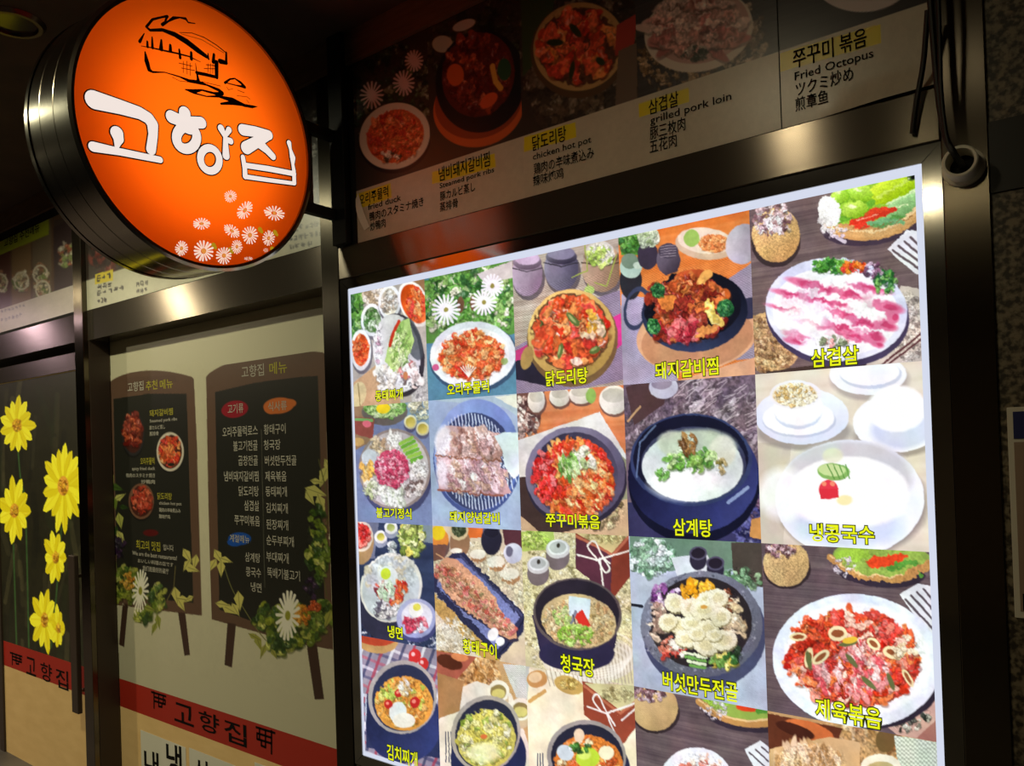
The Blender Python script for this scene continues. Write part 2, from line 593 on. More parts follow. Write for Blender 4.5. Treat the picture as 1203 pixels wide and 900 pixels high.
PX0 = float(atY(88, 420, -0.022)[0])
PX1 = float(atY(98, 420, -0.022)[0])
struct('floor', 'grey tiled alley floor under the shop front', FLOOR, [(-9, 4, -6, 0.35, -0.1, 0)])
struct('ceiling', 'dark brown ceiling over the alley', CEIL, [(-9, 4, -6, 0.35, 2.9, 3.0)])
struct('wall_front', 'dark backing wall behind the shop front', SOOT, [(-9, 1.716, 0.22, 0.35, 0, 2.9), (-9, -0.0385, 0.002, 0.22, 2.2625, 2.8), (-0.0385, 1.716, 0.002, 0.22, 2.2365, 2.8)])
struct('wall_right', 'speckled granite wall right of the steel post', GRANITE, [(1.7165, 4, 0.0, 0.35, 0, 2.018), (1.7165, 4, 0.0, 0.35, 2.148, 2.9)])
struct('wall_opposite', 'tiled wall across the alley', mat('beige_alley_tiles', rgb(128, 112, 92), 0.5, noise=(4, rgb(104, 90, 74), 0.35, 0.65, (1, 1, 1))), [(-9, 4, -6.1, -6.0, 0, 2.9)])
struct('trim_1', 'black stone ledge band across the granite wall', LEDGE, [(1.7165, 4, -0.004, 0.35, 2.019, 2.147)])
struct('trim_2', 'brown fascia board between the photo banners and the ceiling', FASCIA, [(-9, 1.64, -0.012, 0.2, 2.8005, 2.899)])
struct('trim_3', 'brushed steel lintel above the lit menu box', STEEL_H, [(-0.037, 1.6415, -0.006, 0.2, 2.1345, 2.236)], 0.003)
struct('trim_4', 'brushed steel rail above the menu poster', STEEL_H, [(PX1 + 0.0005, -0.1205, 0.0, 0.2195, 2.126, 2.262)], 0.0015)
struct('trim_5', 'brushed steel rail above the flower poster door', STEEL_H, [(-9, PX0 - 0.0005, 0.0, 0.2195, 2.131, 2.262)], 0.0015)
o = struct('trim_6', 'steel post between the two poster panels', STEEL_V, [(PX0, PX1, -0.022, 0.2195, 0, 2.899)], 0.0015)
struct('trim_7', 'steel post between menu poster and lit menu box', STEEL_P, [(-0.12, -0.038, -0.006, 0.2195, 0, 2.799)], 0.0015)
struct('trim_8', 'wide brushed steel post right of the lit menu box', STEEL_V, [(1.6425, 1.716, -0.006, 0.2195, 0, 2.899)], 0.0015)
struct('trim_9', 'steel sill panel under the lit menu box', STEEL_H, [(-0.037, 1.6415, 0.0, 0.2, 0, 0.596)], 0.0015)
# brown inner jambs seen beside the recessed menu poster
struct('trim_10', 'dark brown jamb left of the menu poster', DARK_STEEL, [(PX1 + 0.0003, PX1 + 0.004, 0.0025, 0.094, 0, 2.1255)])

# the recessed panel with the menu poster
YP = 0.10
d2 = MB().box(PX1 + 0.001, -0.1205, YP, YP + 0.03, 0, 2.1255).build('door_2', CREAM)
props(d2, 'cream fixed panel carrying the menu board poster', 'door', kind='structure')
# left sliding door leaf
YD = 0.03
DX = float(atY(7, 860, YD)[0])
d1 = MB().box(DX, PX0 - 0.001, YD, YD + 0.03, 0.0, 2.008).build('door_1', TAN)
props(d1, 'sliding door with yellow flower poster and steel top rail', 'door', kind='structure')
MB().box(DX - 0.06, PX0 - 0.002, YD - 0.01, YD + 0.032, 2.0085, 2.092, bev=0.0015).build('top_rail', STEEL_H, d1)
MB().box(DX - 0.06, DX - 0.0005, YD - 0.01, YD + 0.032, 0.0, 2.008, bev=0.0015).build('stile', DARK_STEEL, d1)
h = MB()
hx = float(atY(88.5, 750, YD - 0.04)[0])
hz0, hz1 = float(atY(92, 838, YD - 0.04)[2]), float(atY(82, 652, YD - 0.04)[2])
h.box(hx - 0.035, hx + 0.03, YD - 0.05, YD - 0.028, hz0, hz1, bev=0.004)
hd = h.build('handle', DARK_STEEL, d1)
props(hd, 'long dark steel bar handle')
for z in (hz0 + 0.1, hz1 - 0.1):
    MB().tube([(hx, YD, z), (hx, YD - 0.03, z)], 0.009, 12).build('standoff', SILVER, hd)

# ------------------------------------------------------------------ lamps
def lamp_mesh(x, y, lit, colr, k, label, i):
    t = thing('ceiling_lamp' if lit else 'recessed_downlight', (x, y, 2.9), label, 'lamp')
    e1, e2, n = (1, 0, 0), (0, 1, 0), (0, 0, -1)
    MB().lathe([(0.062, 0.001), (0.066, 0.012), (0.078, 0.012), (0.088, 0.001)], (x, y, 2.9), e1, e2, n, 40).build('ring', SILVER, t, True)
    b = MB()
    seg = 40
    v = [(x, y, 2.897)] + [(x + 0.064 * math.cos(2 * math.pi * q / seg), y + 0.064 * math.sin(2 * math.pi * q / seg), 2.897) for q in range(seg)]
    b.add(v, [(0, (q + 1) % seg + 1, q + 1) for q in range(seg)])
    if lit:
        m = mat('lamp_glow_%d' % i, (0, 0, 0, 1), 0.5, spec=0, emit=tuple(colr) + (1,), estr=LAMP_POWER * 25 * k)
    else:
        m = LAMPOFF
    b.build('lens', m, t)


PLACES = ['ceiling lamp in front of the lit menu box', 'ceiling lamp in front of the menu poster', 'ceiling lamp in front of the flower door',
          'pinkish ceiling lamp at the far left end of the alley', 'ceiling lamp on the far side of the alley']
for i, (x, y, k, c) in enumerate(LAMPS):
    lamp_mesh(x, y, True, c, k, PLACES[i], i)
lamp_mesh(-0.64, -0.715, False, None, 0, 'unlit round recessed downlight in the dark ceiling above the orange sign', 9)

# ------------------------------------------------------------------ round sign
TL = -0.06
SN = np.array([math.cos(TL), 0, math.sin(TL)])
S1 = np.array([0, 1.0, 0])
S2 = np.cross(SN, S1)
SC = np.array([0.019, -0.505, 2.442])
SR, SD = 0.357, 0.23
sign = thing('round_sign', tuple(SC - SN * SD / 2), 'round orange illuminated sign in a steel drum beside the black tube', 'sign')
MB().lathe([(SR - 0.012, 0.0), (SR - 0.012, -0.012), (SR - 0.002, -0.012), (SR - 0.002, -0.075), (SR - 0.006, -0.077), (SR - 0.002, -0.079),
            (SR - 0.002, -0.150), (SR - 0.006, -0.152), (SR - 0.002, -0.154), (SR - 0.002, -SD + 0.01), (SR - 0.012, -SD + 0.01), (SR - 0.012, -SD)],
           SC, S1, S2, SN, 128).build('drum', STEEL_D, sign, True)
MB().lathe([(SR - 0.016, -0.004), (SR - 0.016, 0.004), (SR - 0.008, 0.006), (SR, 0.003), (SR, -0.014), (SR - 0.004, -0.014)], SC, S1, S2, SN, 128).build('rim', STEEL_D, sign, True)
MB().lathe([(SR - 0.016, -SD + 0.004), (SR - 0.016, -SD - 0.004), (SR, -SD - 0.003), (SR, -SD + 0.014)], SC, S1, S2, SN, 128).build('rim', STEEL_D, sign, True)


def disc(r, h, flip=False, seg=128):
    v = [SC + SN * h] + [SC + SN * h + r * (math.cos(2 * math.pi * k / seg) * S1 + math.sin(2 * math.pi * k / seg) * S2) for k in range(seg)]
    f = [(0, k + 1, (k + 1) % seg + 1) for k in range(seg)]
    return v, [tuple(reversed(q)) for q in f] if flip else f


MB().add(*disc(SR - 0.0135, -0.004)).build('sign_face', ORANGE, sign)
MB().add(*disc(SR - 0.0135, -SD + 0.004, True)).build('sign_face', ORANGE, sign)
ld = bpy.data.lights.new('sign_tube_light', 'AREA')
ld.shape = 'DISK'
ld.size = 0.5
ld.energy = 0.95
ld.color = (1, 0.96, 0.9)
lo = bpy.data.objects.new('sign_light', ld)
lo.rotation_euler = Matrix(((-S1[0], S2[0], -SN[0]), (-S1[1], S2[1], -SN[1]), (-S1[2], S2[2], -SN[2]))).to_euler()
lo.location = SC - SN * 0.115 - np.array(sign.location)
lo.parent = sign
col.objects.link(lo)


def sp(px, py, h=0.0):
    return on_plane(px, py, SC + SN * h, SN)


def capsule(mb, a, b, ra, rb, h, grow=0.0):
    """one brush stroke between two points of the sign face (photo positions), radii in photo pixels"""
    s = 0.00225
    A, B = sp(*a), sp(*b)
    u = np.array([(A - SC) @ S1, (A - SC) @ S2])
    v = np.array([(B - SC) @ S1, (B - SC) @ S2])
    ra, rb = (ra * s + grow), (rb * s + grow)
    d = v - u
    L = np.linalg.norm(d)
    w = math.atan2(d[1], d[0]) if L > 1e-9 else 0.0
    n = 9
    pts = [u + ra * np.array([math.cos(w + math.pi / 2 + math.pi * k / n), math.sin(w + math.pi / 2 + math.pi * k / n)]) for k in range(n + 1)]
    pts += [v + rb * np.array([math.cos(w - math.pi / 2 + math.pi * k / n), math.sin(w - math.pi / 2 + math.pi * k / n)]) for k in range(n + 1)]
    mb.add([SC + SN * h + q[0] * S1 + q[1] * S2 for q in pts], [tuple(range(len(pts)))])


def strokes(mb, paths, f, h, grow=0.0):
    for path in paths:
        for k, (p, q) in enumerate(zip(path[:-1], path[1:])):
            capsule(mb, f(p[0], p[1]), f(q[0], q[1]), p[2], q[2], h + 1e-6 * k, grow)


def ringpath(cx, cy, rx, ry, w, rot=0, n=22):
    r = math.radians(rot)
    o = []
    for k in range(n + 1):
        a = 2 * math.pi * k / n
        x, y = rx * math.cos(a), ry * math.sin(a)
        o.append((cx + x * math.cos(r) - y * math.sin(r), cy + x * math.sin(r) + y * math.cos(r), w))
    return o


K = 4.54
LW = lambda w: w / K / 2
fl = lambda x, y: (95 + x / K, 95 + y / K)
P = lambda *q: [(x, y, LW(w)) for x, y, w in q]
LETTERS = [
    [P((68, 102, 88), (200, 138, 72), (310, 172, 62), (358, 200, 60), (380, 232, 60), (383, 290, 50), (372, 368, 52))],
    [P((190, 280, 66), (198, 308, 54), (190, 350, 24)), P((64, 352, 48), (200, 378, 36), (420, 422, 32))],
    [P((552, 172, 66), (550, 225, 60)), P((482, 193, 66), (560, 225, 56)), P((640, 224, 60), (560, 222, 60)), P((540, 230, 80), (575, 245, 80)),
     [(x, y, LW(52)) for x, y, _ in ringpath(562, 304, 54, 60, 0, 10)]],
    [P((745, 254, 40), (768, 300, 26), (772, 400, 44)), P((788, 262, 34), (770, 292, 22)), P((796, 322, 36), (768, 312, 26)),
     [(x, y, LW(40)) for x, y, _ in ringpath(686, 420, 50, 62, 0, -12)]],
    [P((862, 262, 62), (930, 272, 58), (1000, 290, 54)), P((990, 290, 60), (930, 330, 62), (880, 358, 70)), P((945, 330, 60), (990, 370, 44), (1022, 404, 40))],
    [P((1108, 332, 32), (1115, 365, 20), (1127, 410, 40), (1128, 446, 22), (1134, 480, 26), (1136, 545, 28)), P((862, 408, 28), (872, 470, 30), (874, 510, 32)),
     P((878, 452, 30), (1000, 470, 32), (1135, 496, 30)), P((876, 512, 26), (1000, 530, 24), (1136, 548, 22))],
]
for syl in LETTERS:
    mb = MB()
    strokes(mb, syl, fl, 0.0022)
    mb.cur = 1
    strokes(mb, syl, fl, 0.0010, grow=0.0032)
    mb.build('letter_stroke', [LETTER, SIGNINK], sign)
# ink drawing of the farmhouse
K2 = 6.925
fh = lambda x, y: (150 + x / K2, 10 + y / K2)
H = lambda *q: [(x, y, w / K2 / 2) for x, y, w in q]
HOUSE = [H((320, 60, 14), (200, 90, 18), (150, 150, 20), (180, 178, 20), (280, 175, 26), (380, 212, 40), (480, 272, 48), (570, 342, 46), (640, 392, 32), (662, 412, 8)),
         H((270, 75, 10), (322, 64, 20), (300, 110, 14), (280, 132, 26), (330, 104, 14), (372, 78, 26), (420, 74, 12), (470, 84, 22), (490, 114, 12), (545, 123, 8)),
         H((420, 196, 5), (520, 200, 6), (620, 236, 7), (720, 298, 8), (800, 362, 10)), H((430, 206, 3), (600, 254, 4), (700, 314, 4), (780, 362, 4)),
         H((800, 360, 18), (800, 445, 26)), H((750, 430, 42), (798, 442, 34)), H((110, 306, 5), (200, 322, 10), (300, 345, 14), (400, 366, 14), (500, 392, 12), (590, 436, 4)),
         H((158, 270, 16), (160, 312, 22)), H((197, 235, 12), (200, 320, 24)), H((272, 258, 16), (270, 330, 36)), H((345, 300, 22), (346, 345, 30)),
         H((418, 335, 16), (425, 402, 24)), H((515, 360, 22), (516, 412, 28)), H((132, 205, 8), (96, 270, 24)), H((652, 368, 10), (656, 414, 14)), H((700, 375, 24), (694, 436, 30)),
         H((140, 355, 12), (153, 430, 38), (172, 498, 32), (200, 518, 16), (300, 520, 8), (420, 556, 12), (500, 590, 26), (570, 600, 32), (640, 622, 16), (740, 665, 28), (764, 690, 40)),
         H((550, 448, 5), (560, 520, 12), (575, 600, 32)), H((560, 524, 28), (640, 540, 28), (722, 560, 26)), H((720, 440, 40), (722, 560, 32)),
         H((450, 430, 5), (450, 522, 5)), H((480, 430, 5), (482, 535, 5)), H((505, 445, 5), (508, 545, 5)), H((415, 445, 6), (522, 470, 6)), H((436, 485, 6), (545, 506, 6)),
         H((652, 450, 5), (650, 522, 5)), H((672, 450, 5), (670, 530, 5)), H((692, 455, 5), (690, 530, 5)), H((620, 490, 6), (722, 492, 6)), H((636, 458, 6), (722, 468, 6)),
         H((468, 660, 10), (530, 676, 36), (600, 664, 16), (700, 690, 20), (740, 702, 46)), H((540, 690, 14), (640, 716, 10), (740, 716, 20), (850, 746, 42), (950, 790, 26), (1010, 800, 26), (1052, 798, 4)),
         H((758, 776, 18), (850, 768, 36), (930, 782, 26)), H((790, 605, 22), (830, 575, 14), (870, 570, 12), (920, 606, 22), (950, 640, 26), (880, 626, 10), (800, 606, 10)),
         H((803, 640, 4), (818, 662, 4), (852, 655, 4)), H((893, 665, 5), (946, 686, 5)), H((888, 710, 4), (970, 720, 4), (992, 738, 4)), H((965, 745, 4), (985, 770, 4)), H((360, 560, 4), (420, 590, 4), (500, 600, 5)), H((300, 520, 4), (440, 560, 5)), H((600, 596, 5), (754, 632, 5))]
mb = MB()
strokes(mb, HOUSE, fh, 0.0012)
mb.build('farmhouse_drawing', SIGNINK, sign)
# daisies
K3 = 7.52
rd = random.Random(4)
for i, (x, y, rx, ry, rot) in enumerate([(602, 157, 58, 56, 0), (730, 280, 62, 92, 35), (988, 305, 98, 66, 15), (347, 398, 82, 52, 0), (615, 462, 84, 52, 35), (775, 500, 74, 84, 0),
                                         (940, 526, 56, 72, 10), (660, 602, 52, 66, 0), (545, 680, 74, 80, 0), (365, 640, 95, 100, 0), (170, 616, 58, 72, 10), (760, 706, 42, 18, 0), (915, 632, 24, 20, 0)]):
    mb = MB()
    n = 16 if rx > 50 else 9
    for k in range(n):
        a = 2 * math.pi * (k + 0.25 * rd.random()) / n
        r = math.radians(rot)
        def pt(q):
            dx, dy = rx * q * math.cos(a), ry * q * math.sin(a)
            return fl3(x + dx * math.cos(r) - dy * math.sin(r), y + dx * math.sin(r) + dy * math.cos(r))
        fl3 = lambda X, Y: (190 + X / K3, 210 + Y / K3)
        w = 0.1 * (rx + ry) / K3 / 2
        capsule(mb, pt(0.3), pt(0.92 - 0.1 * rd.random()), w * 0.6, w * 0.95, 0.0022 + 2e-5 * k)
    mb.cur = 1
    w = 0.24 * min(rx, ry) / K3
    c = fl3(x, y)
    capsule(mb, c, (c[0] + 0.3, c[1]), w, w, 0.0028)
    mb.cur = 2
    if i in (5, 6, 8, 9, 12):
        g = fl3(x + (92 if i in (5, 9) else 60), y - (50 if i != 12 else 10))
        capsule(mb, g, (g[0] + 2, g[1] + 2.5), 3.4, 2.2, 0.0010)
    mb.build('daisy', [PETAL, HEART, LEAFG], sign)
# bracket
for z in (2.583, 2.334):
    MB().box(-0.034, -0.008, -0.165 if z > 2.5 else -0.172, -0.0305, z - 0.016, z + 0.016, bev=0.002).build('bracket_arm', BLACK, sign)
MB().box(-0.026, -0.020, -0.132, -0.112, 2.3505, 2.5665).build('bracket_plate', STEEL_V, sign)
tb = MB().box(-0.034, 0.030, -0.030, -0.0065, 2.238, 2.899, bev=0.002).build('hanging_tube', BLACK)
props(tb, 'black square tube hanging from the ceiling right of the orange round sign', 'tube')

# ------------------------------------------------------------------ cables, conduit, wall sign
cl = thing('cable_conduit', (1.677, -0.006, 2.075), 'off white round plastic cable outlet on the steel post with black cables entering', 'conduit')
cc = np.array([1.677, -0.006, 2.074])
MB().lathe([(0.0345, 0.0), (0.0345, 0.006), (0.0285, 0.010), (0.0285, 0.048), (0.0265, 0.050), (0.0228, 0.050), (0.0215, 0.046), (0.0215, 0.004), (0.0001, 0.004)],
           cc, (1, 0, 0), (0, 0, 1), (0, -1, 0), 48).build('collar', WHITEP, cl, True)
MB().lathe([(0.0212, 0.0045), (0.0001, 0.0046)], cc, (1, 0, 0), (0, 0, 1), (0, -1, 0), 32).build('opening', BLACK, cl)


def cable(pts, r, label, parent=None):
    mb = MB()
    # smooth the polyline
    q = [np.array(p, float) for p in pts]
    out = []
    for i in range(len(q) - 1):
        p0, p1, p2, p3 = q[max(i - 1, 0)], q[i], q[i + 1], q[min(i + 2, len(q) - 1)]
        for t in np.linspace(0, 1, 9)[:-1]:
            out.append(0.5 * ((2 * p1) + (-p0 + p2) * t + (2 * p0 - 5 * p1 + 4 * p2 - p3) * t * t + (-p0 + 3 * p1 - 3 * p2 + p3) * t ** 3))
    out.append(q[-1])
    mb.tube(out, r, 10)
    props(mb.build('cable', RUBBER, parent, smooth=True), label, None if parent else 'cable')


cbt = thing('cable_bundle', (1.674, -0.02, 2.074), 'bundle of black cables running down the steel post into the white round outlet', 'cable')
cable([(1.632, -0.06, 2.899), (1.634, -0.06, 2.6), (1.640, -0.055, 2.4), (1.646, -0.050, 2.22), (1.655, -0.052, 2.13), (1.668, -0.056, 2.092), (1.674, -0.04, 2.078), (1.674, -0.02, 2.074)],
      0.0055, 'thicker black cable', cbt)
cable([(1.648, -0.060, 2.899), (1.652, -0.065, 2.6), (1.655, -0.065, 2.36), (1.653, -0.058, 2.20), (1.660, -0.057, 2.11), (1.670, -0.058, 2.088), (1.678, -0.04, 2.076), (1.680, -0.02, 2.074)],
      0.004, 'thinner black cable', cbt)
cable([(1.636, -0.054, 2.36), (1.630, -0.044, 2.32), (1.622, -0.034, 2.27), (1.606, -0.026, 2.20), (1.598, -0.018, 2.155)],
      0.005, 'short loose black cable end', cbt)
ws = thing('wall_notice', (1.88, -0.001, 1.24), 'white bordered wall notice with navy header on the granite wall', 'sign')
MB().box(1.728, 2.05, -0.009, -0.0005, 1.258, 1.632, bev=0.001).build('board', mat('notice_border', rgb(212, 208, 190), 0.5), ws)
MB().box(1.737, 2.041, -0.0102, -0.0092, 1.27, 1.57).build('printed_field', mat('notice_field', rgb(150, 128, 108), 0.5), ws)
MB().box(1.737, 2.041, -0.0106, -0.0094, 1.576, 1.624).build('header', NAVY, ws)
MB().box(1.741, 2.041, -0.0108, -0.0103, 1.272, 1.302).build('footer', INK, ws)

# ------------------------------------------------------------------ lit menu box
LBW, LBT, LBB = 1.608, 2.10, 0.631
box = thing('menu_light_box', (0.8, 0.0, 0.6), 'large backlit food menu box with twenty dish photographs in a polished steel frame', 'light box')
fb = MB()
O, I = (-0.0365, 1.6420, 0.5965, 2.1335), (0.0, LBW, LBB, LBT)
for q in ([(O[0], O[3]), (O[1], O[3]), (I[1], I[3]), (I[0], I[3])], [(O[1], O[3]), (O[1], O[2]), (I[1], I[2]), (I[1], I[3])],
          [(O[1], O[2]), (O[0], O[2]), (I[0], I[2]), (I[1], I[2])], [(O[0], O[2]), (O[0], O[3]), (I[0], I[3]), (I[0], I[2])]):
    mb = MB()
    ctr = np.mean(np.array(q), 0)
    fr = [(x, -0.003, z) for x, z in q]
    bk = [(x, 0.05, z) for x, z in q]
    # shrink a hair so the mitre joint shows as a line
    fr = [(x + 0.0006 * np.sign(ctr[0] - x), y, z + 0.0006 * np.sign(ctr[1] - z)) for x, y, z in fr]
    mb.add(fr + bk, [(0, 1, 2, 3), (7, 6, 5, 4), (0, 4, 5, 1), (1, 5, 6, 2), (2, 6, 7, 3), (3, 7, 4, 0)])
    mb.build('frame', STEEL_M, box)
MB().box(-0.03, 1.636, 0.05, 0.18, 0.603, 2.127).build('housing', SOOT, box)
MB().box(0.0, LBW, 0.0, 0.049, LBB, LBT).build('backlit_panel', LITWHITE, box)

CX0, CX1 = 0.010, 1.596
ZB = [2.0815, 1.7275, 1.3655, 1.0072, 0.6440]
RES = [(112, 152), (124, 160), (146, 176), (178, 196), (214, 220)]
CELLS = {}


def cell(r, c, base=(190, 180, 170)):
    x0 = CX0 + (CX1 - CX0) * c / 5
    x1 = CX0 + (CX1 - CX0) * (c + 1) / 5
    nx, ny = RES[c]
    a = Art(x0, x1, ZB[r + 1], ZB[r], nx, ny, y=-0.0006, base=base, seed=10 * r + c + 1)
    CELLS[(r, c)] = a
    return a


W_, D_ = (244, 242, 240), (40, 44, 62)
RED_P = [(222, 64, 38), (236, 96, 50), (205, 44, 34), (240, 130, 70), (228, 70, 60)]
ORG_P = [(235, 120, 62), (243, 158, 90), (222, 84, 44), (248, 186, 128), (230, 100, 60)]
GRN_P = [(108, 160, 70), (150, 190, 96), (72, 122, 54), (176, 208, 130)]
FOL_P = [(70, 130, 58), (112, 168, 78), (52, 98, 50), (150, 190, 110), (90, 150, 60)]

# row 1 -------------------------------------------------------------
a = cell(0, 0, (176, 168, 162))
a.poly([(410, 340), (430, 338), (426, 395), (410, 400)], (96, 150, 84)); a.food(419, 368, 10, 28, FOL_P, 50, (2, 5), 2, 75)
a.poly([(470, 330), (500, 324), (502, 350), (480, 345)], (150, 112, 80))
a.ell(440, 347, 15, 13, (214, 200, 176)); a.food(440, 346, 14, 12, [(240, 232, 220), (170, 150, 120), (205, 185, 155)], 40, (1.5, 3), 2.2, 60)
a.poly([(412, 452), (446, 425), (470, 462), (470, 480), (412, 484)], (196, 158, 122))
a.ell(421, 463, 9, 15, (214, 196, 150), 12); a.line([(421, 450), (423, 476)], 1.2, (150, 130, 90))
a.ell(497, 470, 14, 40, (188, 186, 184)); a.food(495, 462, 12, 22, [(220, 218, 214), (140, 138, 140), (180, 176, 176)], 60, (1, 2), 1.2, shade=0)
for q in ((437, 376, 13, 19, (92, 124, 78), GRN_P[2:3] + [(130, 160, 110), (200, 214, 190)]), (457, 355, 13, 20, (226, 214, 196), [(250, 244, 236), (190, 170, 150), (150, 140, 130)]),
          (424, 411, 12, 24, (230, 96, 50), [(240, 90, 40), (246, 140, 90), (214, 60, 36)])):
    a.ell(q[0] + 1, q[1] + 3, q[2] + 1, q[3] + 1, (110, 106, 116)); a.bowl(q[0], q[1], q[2], q[3], (236, 238, 244), q[4], 0.78); a.food(q[0], q[1], q[2] * .68, q[3] * .66, q[5], 40, (1.3, 2.8), 2)
a.bowl(486, 357, 17, 28, (236, 232, 228), (226, 96, 40), 0.86, -22); a.food(487, 357, 10, 19, RED_P + ORG_P, 60, (1.5, 3.2), 2.6, 65)
a.ell(468, 417, 29, 49, (56, 52, 60), -8); a.ell(465, 415, 27, 46, (214, 212, 216), -8, grad=(-.4, .2, (30, 30, 30))); a.ell(484, 398, 10, 26, (70, 76, 84), -18, al=.8)
a.poly([(456, 404), (465, 380), (480, 374), (486, 400), (476, 428), (460, 436), (452, 424)], (176, 206, 126)); a.food(469, 408, 12, 24, [(200, 222, 150), (150, 190, 98), (226, 236, 190), (130, 176, 90)], 60, (1.4, 3), 3.4, 110)
a.line([(468, 378), (462, 390), (458, 406)], 4, (200, 60, 40))
a.food(480, 440, 14, 14, [(240, 232, 226), (226, 206, 200), (250, 246, 244), (206, 120, 120)], 26, (3, 6), 1.6, 60); a.food(453, 444, 10, 14, [(236, 230, 224), (216, 206, 196)], 16, (3, 6), 1.6, 60)
a.food(444, 405, 4, 22, [(230, 210, 220), (190, 150, 170), (240, 236, 240)], 16, (1.5, 3.5), 1.5)
a.ell(476, 441, 3, 5, (200, 128, 84)); a.photo(.10)

a = cell(0, 1, (88, 134, 160))
a.poly([(498, 330), (605, 300), (605, 392), (498, 404)], (92, 142, 66)); a.food(550, 356, 56, 46, FOL_P + [(226, 222, 200), (180, 200, 140)], 300, (2, 5.5), 1.6)
a.poly([(560, 322), (606, 305), (606, 326), (570, 334)], (206, 196, 196))
a.ell(541, 358, 4, 10, (112, 80, 58)); a.ell(555, 356, 3, 9, (118, 82, 60))
for x, y, r in ((524, 364, 16), (568, 355, 14), (578, 336, 12)):
    for k in range(18):
        t = k * 0.349
        a.line([(x, y), (x + r * math.cos(t), y + r * 1.05 * math.sin(t))], 2.6, (240, 236, 244))
    a.ell(x, y, 2.5, 2.8, (150, 140, 70))
a.ell(554, 420, 52, 41, (60, 84, 110), -4); a.ell(553, 417, 50, 39, (226, 232, 236), -4, grad=(-.2, .5, (20, 18, 16))); a.ell(553, 417, 43, 32, (240, 240, 240), -4)
a.ell(553, 418, 38, 27, (226, 120, 64), -4); a.food(553, 417, 38, 28, ORG_P + RED_P[:2] + [(246, 200, 140)], 230, (1.8, 4), 1.7); a.food(540, 436, 14, 6, RED_P, 16, (2, 3), 1.6)
for k in range(7):
    a.line([(550, 442), (541 + 3 * k, 428 + abs(k - 3))], 1.1, (250, 246, 244))
a.ell(512, 431, 4, 4, (206, 60, 120), al=.8); a.ell(592, 424, 4, 4, (140, 170, 90), al=.8)
a.poly([(565, 472), (606, 466), (606, 474), (570, 476)], (220, 224, 220)); a.photo(.09)

a = cell(0, 2, (190, 174, 160))
a.wood((204, 190, 176), (160, 140, 126), p=10)
for x, y, rx, ry, c in ((619, 322, 18, 26, (170, 144, 168)), (659, 316, 20, 26, (112, 106, 128)), (706, 316, 23, 27, (166, 134, 112))):
    a.ell(x + 2, y + 5, rx + 1, ry, (84, 74, 84), al=.8); a.ell(x, y, rx, ry, c, grad=(-.5, -.1, (60, 60, 60))); a.ell(x, y - ry * .55, rx * .92, ry * .36, tuple(v * .8 for v in c), grad=(-.3, -.6, (60, 60, 60)))
    a.ell(x, y - ry * .7, rx * .8, ry * .3, tuple(min(255, v * 1.2) for v in c)); a.line([(x - rx, y - ry * .28), (x, y - ry * .1), (x + rx, y - ry * .28)], 1.4, tuple(v * .5 for v in c))
a.ell(704, 298, 17, 15, (210, 202, 196)); a.food(705, 300, 15, 13, [(170, 200, 90), (206, 224, 120), (230, 226, 216)], 34, (2, 4.5), 1.5)
for q in ([(686, 285), (690, 318), (672, 326)], [(724, 300), (712, 336), (698, 332)], [(690, 334), (692, 345)]):
    a.line(q, 1.5, (160, 170, 80))
a.ell(692, 341, 6, 5, (176, 200, 110))
a.poly([(700, 350), (735, 338), (735, 445), (700, 452), (600, 478), (600, 410), (620, 400)], (146, 128, 152)); a.weave((604, 340, 734, 470), .22, 3)
a.poly([(715, 375), (733, 366), (733, 402), (712, 420)], (208, 60, 140)); a.poly([(606, 412), (628, 400), (630, 418), (606, 426)], (190, 60, 120))
a.poly([(602, 425), (625, 418), (650, 455), (606, 445)], (44, 40, 56))
a.ell(670, 398, 53, 56, (120, 92, 60), 6); a.ell(669, 393, 51, 53, (206, 170, 98), 6, grad=(-.4, -.5, (50, 44, 36))); a.ell(619, 420, 7, 14, (176, 140, 82), 14)
a.ell(668, 389, 46, 45, (110, 76, 50), 6); a.ell(668, 389, 44, 42, (206, 88, 50), 6); a.food(668, 389, 43, 41, RED_P + ORG_P + [(246, 206, 190)], 150, (4, 8), 1.35)
for q in ((642, 379, 10, 4, 10), (673, 375, 11, 4, 48), (658, 412, 9, 3, 100), (700, 372, 9, 4, 50), (698, 411, 7, 4, -30), (708, 388, 9, 3, 85)):
    a.ell(*q[:4], c=(96, 116, 60), rot=q[4]); a.ell(q[0] - 1, q[1] - 1, q[2] * .6, q[3] * .4, (160, 176, 110), q[4])
a.food(695, 383, 12, 18, [(250, 190, 70), (244, 214, 180)], 8, (5, 8), 1.2); a.food(640, 390, 12, 20, [(226, 70, 40), (240, 110, 66)], 8, (6, 9), 1.2); a.photo(.08)

a = cell(0, 3, (228, 132, 66))
a.wood((234, 142, 76), (214, 112, 48), p=30)
a.poly([(730, 345), (775, 352), (790, 420), (800, 462), (730, 462)], (168, 158, 184)); a.poly([(838, 340), (888, 305), (890, 420), (830, 425)], (150, 140, 160)); a.weave((732, 318, 888, 462), .18, 3)
a.poly([(790, 448), (890, 418), (890, 452), (800, 464)], (226, 170, 132))
a.poly([(728, 272), (765, 262), (762, 300), (730, 300)], (90, 150, 60)); a.food(742, 282, 14, 14, FOL_P, 40, (2.5, 5), 1.4)
a.ell(741, 330, 13, 22, (44, 44, 52)); a.ell(741, 314, 13, 13, (176, 200, 190)); a.ell(740, 307, 10, 9, (120, 140, 122)); a.ell(749, 312, 5, 4, (200, 214, 200))
a.ell(761, 300, 12, 17, (64, 54, 72)); a.ell(762, 279, 12, 12, (196, 208, 176)); a.food(762, 279, 12, 11, [(206, 220, 190), (160, 180, 130), (230, 232, 214)], 16, (2.5, 4.5))
